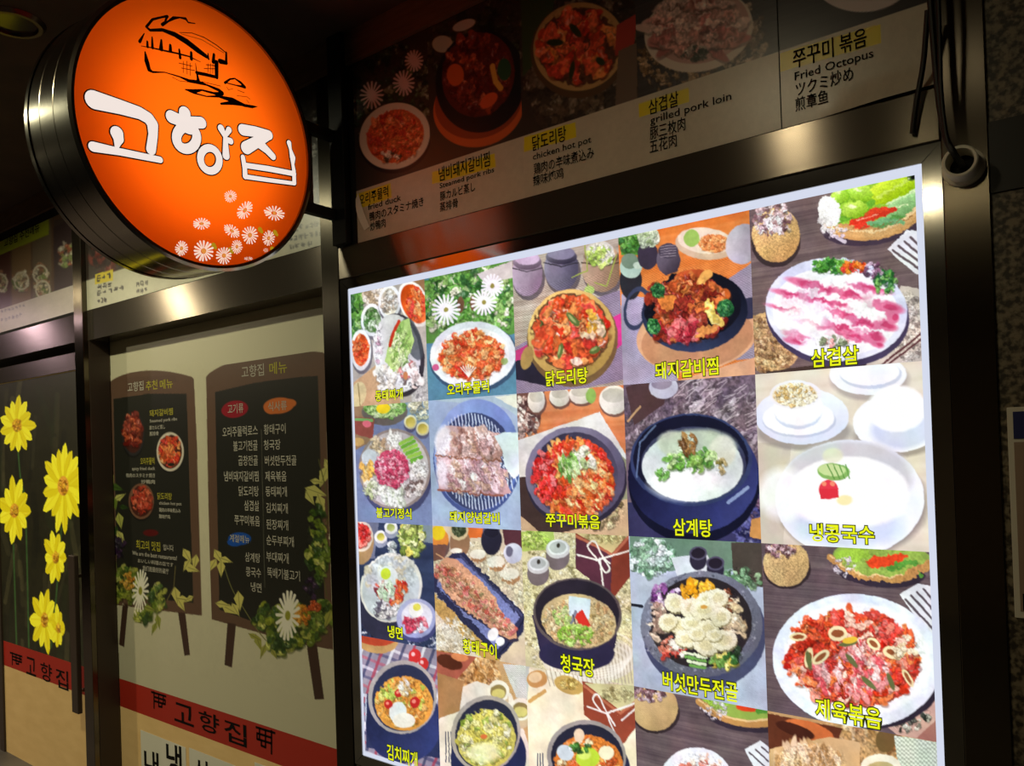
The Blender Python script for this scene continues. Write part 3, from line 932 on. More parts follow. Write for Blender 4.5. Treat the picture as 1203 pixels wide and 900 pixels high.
a.ell(785, 306, 14, 17, (92, 80, 96), grad=(-.4, -.4, (50, 50, 50))); a.ell(785, 295, 12, 9, (76, 66, 82)); 
for k in range(5):
    a.line([(776, 290 + 3 * k), (794, 288 + 3 * k)], 1, (140, 126, 140))
a.ell(828, 287, 36, 18, (206, 176, 150), 6); a.ell(828, 283, 33, 15, (226, 206, 186), 6); a.ell(812, 280, 9, 10, (150, 186, 90)); a.ell(838, 286, 18, 11, (222, 134, 80)); a.food(838, 286, 17, 10, [(230, 140, 80), (206, 110, 60), (240, 170, 110)], 70, (1.6, 2.6), 1.2)
a.ell(872, 287, 20, 24, (180, 170, 182), 20, grad=(-.5, .3, (50, 50, 50)))
a.ell(748, 362, 15, 26, (60, 66, 92), 12, hole=.78)
a.ell(816, 392, 72, 44, (224, 170, 130), -10); a.ell(816, 398, 66, 36, (196, 140, 104), -10)
a.ell(880, 362, 16, 12, (56, 56, 80), -20)
a.ell(813, 366, 62, 47, (34, 40, 62), -6, grad=(-.3, .6, (30, 34, 50))); a.ell(811, 359, 57, 41, (20, 22, 34), -6)
a.food(806, 362, 46, 40, [(150, 50, 34), (190, 74, 40), (120, 34, 30), (214, 110, 56), (172, 60, 50)], 120, (4, 9), 1.5); a.ell(810, 332, 26, 15, (170, 68, 36), -12, grad=(-.2, -.5, (60, 40, 20))); a.food(810, 334, 22, 11, [(190, 90, 46), (140, 44, 30), (220, 130, 70)], 40, (2, 4))
a.food(795, 388, 26, 14, [(206, 70, 80), (170, 40, 56), (226, 120, 120)], 40, (2.5, 5), 2, 80)
a.ell(783, 355, 11, 9, (222, 130, 60)); a.ell(828, 325, 10, 6, (236, 170, 90), -40); a.ell(829, 388, 14, 6, (226, 150, 80), -30)
a.line([(831, 352), (834, 366), (846, 380)], 8, (226, 196, 96)); a.line([(830, 352), (832, 366), (842, 379)], 3, (240, 222, 140))
a.rough(808, 360, 50, 42, 6, .16)
for x, y, r in ((851, 362, 10), (773, 341, 8), (768, 383, 8)):
    a.ell(x, y, r, r * 1.1, (40, 100, 56)); a.food(x, y, r * .9, r, [(56, 128, 66), (30, 84, 50), (90, 160, 90)], 30, (1.6, 3), 1.1)
a.photo(.07)

a = cell(0, 4, (116, 96, 96))
a.wood((128, 108, 106), (94, 76, 80), p=9)
a.poly([(962, 240), (985, 222), (1008, 260), (992, 275), (962, 262)], (240, 236, 232))
a.ell(911, 284, 29, 30, (60, 48, 50)); a.ell(911, 276, 28, 32, (214, 170, 112), grad=(-.3, -.5, (50, 50, 44))); a.weave((884, 260, 940, 312), .10, 2.4)
a.food(908, 258, 22, 20, [(240, 220, 224), (212, 176, 180), (120, 84, 90), (250, 240, 240), (170, 130, 130)], 90, (2, 4.5), 1.2)
a.ell(1022, 262, 62, 26, (70, 56, 70), -8); a.ell(1022, 250, 60, 32, (206, 154, 94), -8)
a.poly([(972, 246), (990, 210), (1080, 190), (1082, 240), (1030, 262), (990, 264)], (150, 196, 60))
a.ell(1000, 236, 28, 20, (156, 206, 56), -14, grad=(-.3, -.6, (60, 50, 40))); a.ell(1048, 222, 34, 14, (186, 216, 40), -22, grad=(-.2, -.7, (50, 40, 40))); a.ell(1062, 244, 30, 14, (140, 190, 120), -26, grad=(0, -.6, (70, 60, 60))); a.line([(984, 260), (1006, 252), (1024, 238)], 8, (110, 176, 50))
a.ell(1030, 250, 17, 6, (230, 66, 40), -10); a.ell(1014, 262, 13, 6, (226, 60, 40), -20); a.line([(1048, 256), (1066, 258)], 6, (90, 150, 70)); a.line([(1040, 248), (1064, 240)], 1.6, (236, 250, 190)); a.ell(1040, 262, 18, 5, (100, 160, 90), -8)
a.line([(975, 268), (1000, 274), (1030, 274), (1055, 266), (1079, 246)], 8, (214, 166, 106)); a.line([(975, 266), (1002, 271), (1030, 271), (1054, 262), (1078, 243)], 2.4, (240, 206, 150)); a.line([(965, 262), (978, 276), (992, 284)], 4, (240, 230, 236), .8); a.food(978, 272, 14, 8, [(240, 230, 236), (220, 200, 210)], 20, (1.5, 2.5))
a.poly([(1042, 293), (1065, 270), (1082, 272), (1082, 325), (1070, 318)], (228, 226, 232))
for k in range(4):
    a.line([(1048 + 7 * k, 294 - 5 * k), (1082 + 2 * k, 318 - 7 * k)], 2.6, (100, 84, 90))
a.poly([(1058, 335), (1084, 340), (1084, 432), (1010, 440)], (206, 190, 180)); a.food(1066, 385, 18, 42, [(226, 214, 206), (160, 144, 140), (200, 184, 176)], 120, (1.5, 3), 1.6)
a.ell(904, 402, 36, 36, (206, 164, 116)); a.food(902, 404, 34, 34, [(226, 190, 140), (170, 126, 84), (206, 166, 116), (140, 100, 70)], 170, (2, 3.6), 1.8, 20)
a.poly([(900, 436), (1020, 420), (1010, 446), (900, 448)], (70, 54, 50))
for k in range(2):
    a.line([(1020 + 6 * k, 440), (1086, 388 + 7 * k)], 2.4, (96, 56, 60))
a.ell(979, 370, 84, 60, (70, 60, 90), 6); a.ell(978, 363, 83, 60, (222, 222, 246), 6, grad=(.1, .5, (18, 18, 6))); a.ell(978, 366, 74, 51, (248, 246, 252), 6)
a.food(974, 368, 54, 34, [(250, 240, 244), (244, 214, 226), (252, 250, 252)], 80, (5, 10), 2.6, 12, shade=.0, lum=.03)
for q in ((946, 333, 24, 5), (972, 340, 26, 4), (925, 345, 20, 4), (996, 345, 20, 5), (1020, 338, 26, 4), (1042, 360, 20, 7), (1000, 372, 34, 4), (920, 362, 20, 3), (982, 358, 12, 4), (1012, 378, 20, 6), (1040, 382, 14, 6), (934, 392, 16, 5), (1004, 394, 30, 5), (932, 400, 12, 4), (1026, 396, 14, 7), (964, 352, 22, 3), (1048, 372, 8, 8), (988, 384, 22, 4), (956, 380, 26, 3), (1030, 404, 8, 4)):
    a.ell(*q, c=(226, 120, 160), rot=14, soft=2.2); a.ell(q[0] + 3, q[1], q[2] * .5, q[3] * .5, (206, 70, 116), 14, soft=1.6)
for q in ((988, 228, 12, 9, -30), (1010, 226, 14, 10, 10), (1004, 246, 15, 10, -10)):
    a.ell(q[0], q[1] + 2, q[2], q[3], (86, 140, 30), q[4], .7, 2); a.ell(*q[:4], c=(166, 210, 66), rot=q[4], grad=(-.3, -.6, (60, 50, 50))); a.ell(q[0] - 3, q[1] - 3, q[2] * .35, q[3] * .2, (236, 250, 200), q[4], .8, 1.5)
a.line([(1000, 262), (1018, 256), (1036, 252), (1050, 246)], 6, (216, 54, 34)); a.line([(1020, 262), (1040, 259), (1060, 262)], 5, (120, 176, 120)); a.line([(1006, 259), (1030, 252)], 1.4, (250, 170, 140)); a.line([(1030, 232), (1062, 214), (1080, 208)], 4, (206, 230, 90)); a.line([(1040, 240), (1078, 222)], 3, (216, 240, 180))
a.ell(974, 248, 13, 18, (248, 244, 240), -20); a.food(968, 262, 8, 8, [(236, 226, 230), (250, 244, 244)], 16, (1.6, 3), lum=.06)
for k in range(7):
    a.line([(996 + 11 * k, 272 - .6 * k * k * .6), (1004 + 11 * k, 266 - .6 * k * k * .6)], 1.2, (150, 104, 60), .8)
a.rough(975, 368, 72, 46, 5, .05); a.rough(1024, 240, 74, 44, 2.2, .10); a.rough(910, 276, 30, 33, 2.2, .16); a.ell(940, 376, 28, 18, (255, 252, 255), 0, .7, 14)
a.food(978, 312, 24, 9, [(70, 140, 50), (110, 176, 66), (50, 110, 46)], 50, (2.5, 4.5), 1.2); a.food(1040, 330, 12, 16, [(60, 130, 60), (110, 170, 80), (40, 100, 50)], 36, (2.5, 4.5), 1.2)
a.food(1003, 314, 14, 7, [(240, 110, 40), (246, 150, 50), (220, 50, 40)], 26, (2.5, 4.5), 1.4); a.food(1024, 317, 11, 9, [(220, 190, 210), (140, 90, 120), (90, 60, 80)], 24, (2, 3.6), 1.3); a.food(978, 402, 20, 6, [(130, 140, 110), (226, 150, 150)], 16, (2, 4), 1.6)
a.ell(1070, 209, 5, 4, (70, 96, 40)); a.ell(1072, 209, 2.4, 2.4, (16, 16, 16)); a.ell(1067, 210, 1.2, 1.2, (210, 220, 160)); a.photo(.06)

# row 2 -------------------------------------------------------------
a = cell(1, 0, (120, 132, 172))
a.poly([(414, 470), (440, 470), (436, 520), (414, 530)], (150, 118, 92)); a.poly([(470, 465), (512, 465), (512, 510), (480, 500)], (126, 150, 170)); a.food(494, 478, 13, 14, [(226, 220, 190), (150, 150, 130), (190, 190, 160)], 40, (1.5, 3), 2)
a.ell(451, 484, 27, 16, (104, 96, 92)); a.ell(451, 479, 25, 12, (150, 190, 110)); a.food(451, 479, 24, 12, [(180, 210, 140), (110, 160, 80), (206, 226, 180)], 80, (1.6, 3), 1.6); a.ell(450, 480, 8, 6, (240, 214, 40))
for x, y in ((482, 496), (496, 504)):
    a.ell(x, y + 4, 7.5, 8, (90, 90, 120)); a.bowl(x, y, 7.5, 8, (214, 206, 170), (200, 180, 90), .74)
a.poly([(416, 490), (440, 492), (438, 516), (418, 510)], (150, 76, 70)); a.line([(418, 493), (437, 494)], 3, (120, 170, 100)); a.ell(431, 498, 5, 4, (226, 110, 130)); a.ell(421, 519, 7, 5, (200, 160, 100))
a.ell(464, 557, 42, 49, (70, 74, 110)); a.ell(462, 551, 42, 47, (150, 136, 132)); a.ell(462, 551, 39, 44, (196, 190, 190))
a.food(446, 524, 10, 9, [(220, 196, 160), (190, 160, 130), (236, 220, 196)], 20, (2.5, 4.5)); a.food(462, 519, 9, 11, [(240, 236, 236), (200, 180, 170), (250, 248, 246)], 34, (1.6, 2.6), 3.2, 85)
for k in range(6):
    a.line([(470 + 2.5 * k, 521 + 4 * k), (484 + 2.2 * k, 514 + 4.5 * k)], 4, ((150, 200, 80), (110, 176, 60))[k % 2])
a.ell(434, 537, 9, 9, (206, 214, 222)); a.food(431, 553, 8, 9, [(246, 190, 90), (250, 210, 130)], 14, (3, 5), 1.8, 80); a.food(490, 552, 11, 10, [(248, 246, 242), (230, 224, 216)], 30, (2, 3.4), 1.3)
a.food(484, 572, 12, 10, [(240, 236, 232), (120, 100, 96), (220, 210, 204)], 36, (1.6, 3.2), 1.6); a.food(438, 575, 11, 11, [(226, 232, 206), (190, 206, 150), (240, 240, 226)], 26, (2.4, 4)); a.food(462, 583, 13, 10, [(240, 242, 236), (220, 226, 214), (206, 216, 190)], 26, (2.4, 4), 2.6, 80)
a.ell(460, 550, 20, 22, (206, 80, 112)); a.food(460, 550, 20, 22, [(206, 70, 106), (230, 130, 156), (180, 50, 86), (240, 170, 186)], 120, (1.6, 3.2), 1.3); a.photo(.08)

a = cell(1, 1, (160, 176, 206))
a.poly([(502, 470), (608, 460), (608, 490), (590, 478)], (170, 190, 204)); a.poly([(580, 466), (610, 464), (610, 482), (598, 476)], (226, 228, 214))
a.ell(558, 538, 51, 67, (70, 84, 140)); a.ell(558, 534, 50, 65, (122, 142, 200), grad=(-.5, -.3, (50, 50, 40))); a.ell(557, 542, 45, 57, (58, 66, 104), -4)
for k in range(22):
    x = 516 + k * 3.9
    t = max(0, 1 - ((x - 557) / 45) ** 2) ** .5
    a.line([(x - 5, 542 - 56 * t), (x + 8, 542 + 56 * t)], 1.3, (206, 214, 240))
a.poly([(512, 533), (514, 512), (524, 500), (560, 501), (592, 510), (588, 540), (540, 536)], (206, 172, 172), c2=(186, 140, 130)); a.poly([(513, 536), (540, 537), (586, 541), (592, 560), (600, 578), (590, 582), (516, 575)], (214, 176, 184), c2=(190, 146, 150))
a.food(560, 520, 30, 14, [(216, 180, 176), (180, 130, 120), (236, 206, 206), (200, 160, 140)], 60, (2, 5), 3, 75); a.food(556, 558, 38, 18, [(226, 190, 200), (190, 140, 150), (240, 214, 220), (206, 166, 150)], 90, (2, 5), 3, 60)
a.ell(520, 518, 9, 18, (246, 240, 250), 8, .9, 3); a.ell(519, 556, 7, 16, (240, 232, 244), -4, .8, 3); a.line([(512, 535), (540, 537), (588, 541)], 1.8, (150, 96, 76)); a.line([(541, 504), (540, 534)], 1.6, (140, 96, 90))
for k in range(5):
    a.line([(538 + 9 * k, 548), (546 + 9 * k, 566)], 1.4, (150, 110, 116)); a.line([(552 + 8 * k, 510), (560 + 8 * k, 528)], 1.1, (150, 110, 106))
a.line([(515, 575), (590, 582)], 2.2, (150, 90, 76)); a.rough(556, 541, 50, 48, 3.2, .10)
a.poly([(580, 512), (592, 508), (612, 508), (614, 553), (603, 562), (592, 548), (590, 530)], (206, 226, 232), c2=(236, 246, 248)); a.photo(.06)

a = cell(1, 2, (224, 138, 88))
a.wood((228, 146, 98), (206, 116, 70), p=24)
a.poly([(604, 460), (640, 458), (634, 500), (606, 515)], (110, 76, 70)); a.food(617, 490, 16, 24, [(240, 226, 214), (150, 100, 90), (200, 170, 160), (90, 60, 60)], 80, (2, 4), 1.8)
for x, y, rx, ry in ((630, 470, 10, 15), (657, 466, 12, 12), (682, 464, 14, 11), (720, 470, 17, 17)):
    a.ell(x + 1, y + 3, rx + 1, ry, (120, 84, 74)); a.ell(x, y, rx, ry, (226, 218, 206), grad=(-.4, -.4, (36, 36, 36))); a.ell(x, y - ry * .3, rx * .8, ry * .5, (196, 190, 176))
a.ell(694, 465, 6, 9, (140, 176, 90))
a.poly([(604, 519), (704, 484), (738, 540), (738, 600), (612, 600)], (224, 220, 216)); a.weave((604, 484, 738, 600), .07, 2.2)
a.poly([(724, 530), (740, 545), (740, 628), (690, 625)], (150, 150, 120)); a.poly([(606, 575), (640, 600), (740, 585), (740, 632), (606, 630)], (206, 172, 134)); a.food(706, 600, 26, 22, [(190, 180, 130), (226, 206, 160), (120, 100, 70)], 80, (2, 3.5), 1.6, -40)
a.poly([(606, 560), (622, 560), (690, 618), (640, 630), (606, 600)], (70, 52, 50))
a.ell(674, 562, 59, 57, (50, 44, 62)); a.ell(673, 557, 58, 56, (112, 104, 130), grad=(-.4, -.4, (40, 40, 40))); a.ell(673, 558, 50, 50, (76, 70, 92), grad=(.3, .4, (40, 40, 40)))
a.ell(674, 561, 45, 46, (222, 72, 40)); a.food(674, 562, 44, 46, RED_P + [(244, 140, 66), (246, 180, 100)], 240, (2.4, 5), 2.2, 60); a.food(690, 575, 28, 30, ORG_P + [(246, 214, 150)], 110, (2, 3.6), 2.6, 60); a.food(640, 560, 12, 30, [(230, 60, 60), (240, 130, 130), (206, 40, 40)], 50, (3, 5), 1.5)
a.food(678, 540, 20, 16, [(216, 220, 190), (236, 232, 214), (180, 200, 140)], 34, (3, 6), 1.5); a.food(668, 548, 12, 14, [(140, 190, 90), (206, 226, 170), (100, 150, 70)], 40, (1.6, 3), 3, 70); a.food(670, 524, 6, 12, [(236, 120, 60), (220, 80, 50)], 10, (3, 5)); a.photo(.07)

a = cell(1, 3, (116, 98, 112))
a.food(815, 500, 90, 70, [(130, 112, 122), (96, 80, 96), (160, 144, 156), (110, 94, 104)], 260, (3, 7), 2.6, -50, shade=.3)
for k in range(60):
    x, y = 790 + 100 * a.rs.rand(), 448 + 60 * a.rs.rand()
    a.line([(x, y), (x + 12, y - 6 + 3 * a.rs.randn())], 1, (206, 190, 196), .8)
a.poly([(735, 455), (785, 440), (780, 475), (745, 500)], (84, 60, 62)); a.ell(779, 455, 17, 14, (196, 196, 214)); a.ell(777, 450, 12, 8, (150, 140, 160)); a.line([(738, 495), (752, 478)], 2.4, (190, 150, 110))
a.poly([(735, 590), (900, 575), (900, 645), (735, 640)], (56, 54, 92)); a.food(880, 605, 22, 34, [(70, 70, 120), (40, 40, 80), (100, 100, 160), (120, 90, 110)], 60, (4, 7), 1.5, 30)
a.poly([(882, 610), (896, 606), (896, 634), (880, 630)], (196, 140, 80))
a.ell(811, 566, 77, 72, (20, 22, 44)); a.ell(810, 558, 76, 68, (38, 42, 84), grad=(.5, .3, (30, 34, 60))); a.ell(808, 540, 71, 54, (54, 64, 104)); a.ell(808, 538, 67, 50, (24, 26, 48)); a.ell(812, 545, 61, 44, (60, 64, 92))
a.ell(811, 548, 59, 41, (214, 224, 222), grad=(0, .6, (36, 30, 32))); a.ell(806, 568, 42, 19, (250, 252, 252), 0, 1, 9); a.ell(820, 524, 42, 20, (196, 206, 186), 0, .9, 5); a.ell(848, 530, 16, 18, (226, 224, 210), 0, .9, 4); a.ell(790, 520, 18, 14, (206, 214, 190), 0, .9, 4)
a.food(812, 540, 30, 12, [(110, 170, 70), (150, 196, 100), (80, 140, 60), (190, 216, 150)], 50, (3, 5.5), 1.5); a.food(778, 556, 6, 6, [(110, 170, 80)], 8, (2.5, 4)); a.food(808, 521, 10, 11, [(160, 110, 60), (190, 140, 80), (110, 70, 40)], 22, (2, 3.5), 2.4, 70); a.food(846, 548, 5, 9, [(130, 120, 60), (190, 170, 120)], 8, (3, 4))
a.line([(855, 590), (878, 572)], 4, (170, 190, 226), .7); a.line([(748, 560), (752, 520), (770, 500)], 2, (110, 130, 170), .8); a.photo(.07)

a = cell(1, 4, (226, 216, 196))
a.wood((232, 224, 206), (214, 202, 182), p=40)
a.poly([(888, 520), (930, 520), (920, 640), (888, 640)], (206, 196, 176)); 
a.ell(942, 507, 56, 22, (150, 140, 134), 0, .8, 4); a.ell(940, 489, 55, 33, (226, 232, 246), grad=(.1, -.5, (20, 20, 10))); a.ell(938, 494, 43, 20, (196, 204, 224)); a.ell(937, 491, 42, 20, (246, 248, 252)); a.ell(937, 484, 28, 20, (206, 214, 232)); a.ell(937, 480, 29, 20, (250, 250, 252), 0, 1, 2)
a.ell(934, 464, 30, 17, (236, 236, 240)); a.ell(933, 464, 26, 14, (236, 226, 196)); a.food(934, 464, 24, 13, [(246, 236, 206), (226, 190, 130), (206, 170, 100), (250, 244, 226)], 110, (1.5, 2.6), 1.2)
a.ell(1020, 446, 46, 25, (170, 160, 156), 0, .8, 4); a.ell(1018, 440, 45, 24, (238, 242, 250)); a.ell(1022, 440, 36, 17, (200, 210, 228)); a.ell(1020, 437, 35, 16, (242, 246, 252))
a.ell(1050, 515, 50, 22, (150, 140, 130), 0, .8, 4); a.ell(1052, 497, 52, 34, (244, 246, 252)); a.ell(1058, 505, 36, 22, (206, 214, 234), 0, 1, 6); a.ell(1052, 480, 34, 27, (254, 254, 255), 0, 1, 4)
a.ell(996, 592, 88, 62, (140, 128, 124), 0, .8, 6); a.ell(993, 585, 87, 68, (236, 240, 252), 0, grad=(.2, .2, (10, 10, 4))); a.ell(993, 560, 74, 42, (206, 206, 212), 0, 1, 6); a.ell(994, 578, 70, 42, (252, 252, 252), 0, 1, 3); a.ell(993, 616, 64, 26, (204, 212, 236), 0, .8, 8); a.ell(994, 588, 66, 32, (254, 254, 254), 0, 1, 6); a.ell(920, 580, 30, 30, (254, 254, 255), 0, .8, 12)
a.ell(978, 535, 12, 9, (226, 226, 196), 0, .8, 3); a.ell(979, 554, 19, 10, (134, 180, 96), 4); a.ell(977, 552, 16, 7, (196, 220, 150), 4)
for k in range(4):
    a.line([(972 + 7 * k, 546), (980 + 6 * k, 562)], 1.4, (96, 150, 70))
a.ell(973, 575, 11.5, 11.5, (226, 60, 76)); a.poly([(962, 574), (984, 574), (985, 584), (964, 586)], (222, 50, 66)); a.ell(968, 568, 3, 3, (240, 140, 110)); a.ell(978, 568, 3, 3, (240, 140, 110)); a.ell(992, 587, 9, 6, (246, 234, 170), 0, .9, 2); a.photo(.02, .3, .04)

# row 3 -------------------------------------------------------------
a = cell(2, 0, (52, 64, 96))
a.wood((60, 72, 108), (40, 50, 78), p=40)
a.poly([(418, 612), (445, 614), (440, 655), (420, 660)], (120, 124, 150)); a.poly([(480, 614), (512, 616), (512, 640), (490, 634)], (126, 140, 150))
a.ell(424, 638, 15, 25, (176, 140, 100)); a.ell(424, 630, 14, 18, (226, 210, 196)); a.ell(423, 629, 12, 15, (214, 60, 56)); a.food(424, 629, 10, 14, [(226, 60, 56), (240, 120, 110), (190, 40, 46)], 24, (2.5, 4))
for x, y, r, c in ((447, 631, 7.5, (206, 200, 90)), (459, 620, 7.5, (176, 186, 110))):
    a.ell(x, y + 5, r, r, (150, 156, 176)); a.bowl(x, y, r, r, (240, 240, 240), c, .6)
a.food(482, 632, 15, 22, [(190, 206, 110), (226, 230, 170), (130, 150, 70), (236, 220, 110), (96, 110, 60)], 110, (2.4, 4.6), 1.4); a.food(460, 645, 6, 8, [(240, 240, 240), (180, 190, 190)], 12, (2, 3.4))
a.food(440, 740, 36, 24, [(226, 230, 240), (30, 34, 52), (46, 50, 76)], 130, (1.5, 2.4), 1.0, shade=0); a.food(500, 752, 20, 12, [(226, 230, 240), (40, 44, 70), (160, 160, 190)], 60, (1.6, 2.4), 1.0, shade=0)
a.ell(455, 706, 37, 46, (50, 50, 72), 8); a.ell(458, 690, 36, 41, (226, 222, 214), 10, grad=(-.3, -.3, (16, 16, 16))); a.ell(458, 691, 33, 38, (196, 202, 206), 10); a.food(458, 675, 28, 22, [(206, 206, 196), (190, 196, 200), (214, 206, 180)], 30, (3, 7), 1.4, shade=0)
a.ell(455, 677, 12, 12, (226, 232, 232)); a.ell(453, 674, 6, 6.5, (206, 222, 60)); a.food(449, 694, 8, 10, [(180, 50, 46), (120, 40, 50), (216, 90, 70)], 18, (1.6, 3), 2.6, 70); a.food(471, 692, 6, 11, RED_P, 20, (2, 3.4), 2, 60); a.food(458, 704, 14, 5, RED_P, 18, (2, 3), 2); a.food(453, 692, 10, 8, [(206, 226, 196), (236, 240, 226), (170, 200, 160)], 22, (2, 4), 2.4, 80); a.food(452, 715, 14, 10, [(240, 236, 234), (90, 84, 100), (214, 206, 206)], 30, (2, 4), 1.6)
a.ell(489, 731, 24, 23, (70, 72, 120), 10); a.ell(488, 726, 23, 23, (164, 168, 206), 10, grad=(-.3, -.3, (30, 30, 20))); a.ell(489, 725, 18, 18, (216, 214, 226), 10); a.food(487, 733, 13, 10, [(214, 80, 106), (236, 150, 160), (190, 50, 76)], 36, (2, 3.4), 1.8); a.ell(488, 716, 8, 9, (240, 240, 236)); a.ell(489, 713, 4.5, 4.5, (220, 214, 90)); a.photo(.08)

a = cell(2, 1, (208, 192, 164))
a.food(560, 690, 60, 80, [(222, 206, 180), (190, 172, 146), (236, 226, 206)], 240, (1.6, 3), 1.3, shade=.2)
a.poly([(508, 617), (618, 622), (618, 660), (560, 636), (508, 640)], (216, 196, 170)); a.poly([(545, 618), (570, 618), (568, 632), (548, 632)], (222, 110, 50)); a.poly([(590, 622), (616, 622), (616, 655), (592, 640)], (92, 50, 60))
a.ell(515, 642, 13, 16, (110, 84, 80)); a.ell(516, 634, 11, 12, (226, 140, 60)); a.ell(515, 626, 8, 9, (226, 200, 40)); a.poly([(508, 640), (525, 640), (522, 656), (508, 660)], (120, 82, 72))
a.ell(540, 638, 12, 17, (150, 112, 84)); a.ell(539, 624, 11, 11, (214, 190, 150)); a.ell(539, 623, 8, 8, (70, 80, 56)); a.food(539, 623, 7, 7, [(100, 110, 80), (50, 60, 40)], 14, (1.6, 2.4))
a.ell(577, 635, 12, 17, (40, 38, 56)); a.ell(577, 624, 10, 8, (86, 84, 106)); a.ell(577, 626, 9, 6, (34, 32, 48))
a.ell(602, 650, 11, 12, (206, 206, 226), 0, grad=(-.4, -.4, (40, 40, 30))); a.ell(598, 648, 4, 6, (110, 106, 130))
for x, y, rx, ry in ((561, 652, 9, 7), (582, 661, 10, 9), (598, 675, 11, 9), (536, 648, 7, 4)):
    a.ell(x + 1, y + 4, rx, ry * .7, (176, 130, 92)); a.ell(x, y - 1, rx, ry * .8, (240, 232, 214))
a.poly([(507, 694), (588, 770), (582, 790), (507, 720)], (196, 156, 90)); a.poly([(506, 712), (570, 776), (566, 795), (506, 780)], (220, 208, 184)); a.food(530, 750, 24, 26, [(236, 228, 210), (196, 180, 150), (226, 214, 190)], 120, (1.4, 2.4), 1.6, 40, shade=.2)
a.poly([(531, 650), (545, 649), (616, 722), (614, 742), (586, 774), (508, 693), (509, 676)], (46, 48, 78)); a.poly([(534, 656), (544, 655), (610, 724), (584, 762), (514, 690), (514, 680)], (104, 112, 160), c2=(130, 138, 190)); a.line([(541, 653), (612, 722)], 2.4, (66, 70, 106))
for k in range(3):
    a.line([(606 + 3 * k, 742 - 5 * k), (613 + 2 * k, 730 - 3 * k)], 1, (26, 28, 50)); a.line([(586 + 4 * k, 768 - 4 * k), (594 + 4 * k, 758 - 4 * k)], 1, (26, 28, 50))
FISH = [(512, 668), (517, 660), (524, 655), (536, 657), (552, 670), (568, 685), (580, 702), (592, 724), (606, 742), (607, 749), (598, 751), (580, 741), (566, 728), (548, 718), (530, 704), (520, 692), (514, 680)]
a.poly([(x + 2, y + 4) for x, y in FISH], (56, 50, 70)); a.poly(FISH, (208, 156, 122)); a.line([(513, 651), (524, 658)], 1.6, (210, 160, 120))
for t in np.linspace(0, 1, 10):
    a.food(522 + 74 * t, 672 + 66 * t, 15 - 9 * abs(t - .3), 13 - 8 * abs(t - .3), [(206, 150, 116), (190, 90, 76), (226, 180, 150), (170, 120, 84), (216, 120, 116), (150, 130, 90)], 34, (1.4, 3), 1.5, 45)
a.rough(558, 704, 56, 52, 2.6, .12); a.ell(579, 745, 6, 8, (236, 236, 232), 20); a.ell(587, 753, 5, 5, (240, 240, 240)); a.poly([(588, 770), (618, 745), (618, 786), (590, 782)], (206, 186, 160)); a.photo(.06)

a = cell(2, 2, (214, 204, 160))
a.food(680, 710, 75, 100, [(226, 218, 180), (180, 168, 116), (236, 230, 200), (150, 140, 96)], 520, (1.4, 2.6), 1.4, -20, shade=.25)
a.poly([(610, 625), (650, 622), (652, 645), (614, 648)], (170, 190, 96)); a.food(628, 634, 16, 10, [(170, 200, 90), (206, 220, 130), (130, 160, 66)], 50, (1.8, 3), 1.4)
for x, y, r in ((655, 645, 14), (632, 664, 13)):
    a.ell(x, y + 9, r, r * 1.15, (120, 106, 110)); a.ell(x, y, r, r * .8, (206, 202, 206)); a.ell(x, y - 2, r * .86, r * .66, (230, 232, 236)); a.ell(x, y - 2, r * .7, r * .5, (186, 190, 190)); a.ell(x + 1, y - 4, 2, 3, (60, 56, 50))
a.poly([(676, 626), (742, 622), (744, 672), (722, 700), (716, 698), (676, 668)], (136, 60, 46)); a.poly([(676, 626), (742, 622), (718, 650)], (216, 196, 140)); a.food(712, 630, 24, 7, [(226, 210, 150), (170, 150, 96)], 60, (1.3, 2.2)); a.poly([(676, 632), (718, 652), (717, 699), (676, 668)], (92, 48, 64)); a.line([(677, 630), (719, 652), (744, 624)], 3, (190, 110, 84))
for q in ([(678, 652), (700, 658), (742, 646)], [(700, 656), (690, 642), (698, 636), (706, 652), (716, 662)], [(704, 656), (706, 672), (708, 688)], [(708, 656), (716, 668), (710, 672), (702, 658)]):
    a.line(q, 2, (240, 232, 222))
a.ell(690, 775, 55, 27, (226, 216, 196)); 
for k in range(26):
    a.line([(640 + k * 4.2, 756), (650 + k * 4, 802)], 1.1, (170, 156, 136)); 
for k in range(5):
    a.ell(688, 762 + 5 * k, 56 - 3 * k, 24 - 2 * k, (250, 244, 232), 0, .5, 1, hole=.93)
a.poly([(625, 722), (727, 722), (722, 760), (712, 776), (695, 786), (668, 788), (648, 780), (634, 762)], (60, 48, 70), c2=(44, 40, 72)); a.ell(676, 768, 44, 20, (46, 42, 72)); a.ell(676, 721, 52, 42, (96, 84, 84), 8); a.ell(676, 720, 49, 39, (44, 38, 50), 8); a.ell(678, 729, 44, 31, (206, 180, 132), 10)
a.food(678, 731, 42, 28, [(216, 190, 140), (190, 160, 106), (230, 210, 166), (206, 160, 110)], 220, (1.6, 3.2), 1.2); a.poly([(668, 700), (694, 704), (692, 728), (668, 722)], (206, 222, 230)); a.poly([(674, 722), (684, 716), (694, 735), (682, 736)], (200, 50, 40)); a.line([(676, 718), (670, 734), (680, 744)], 3.4, (120, 124, 140)); a.line([(673, 722), (678, 742)], 1.4, (60, 60, 66))
a.food(676, 746, 20, 12, [(160, 200, 80), (130, 176, 60), (190, 220, 120)], 60, (2, 3.6), 1.3); a.food(660, 722, 10, 12, [(170, 200, 110), (200, 206, 150)], 24, (1.8, 3)); a.photo(.06)

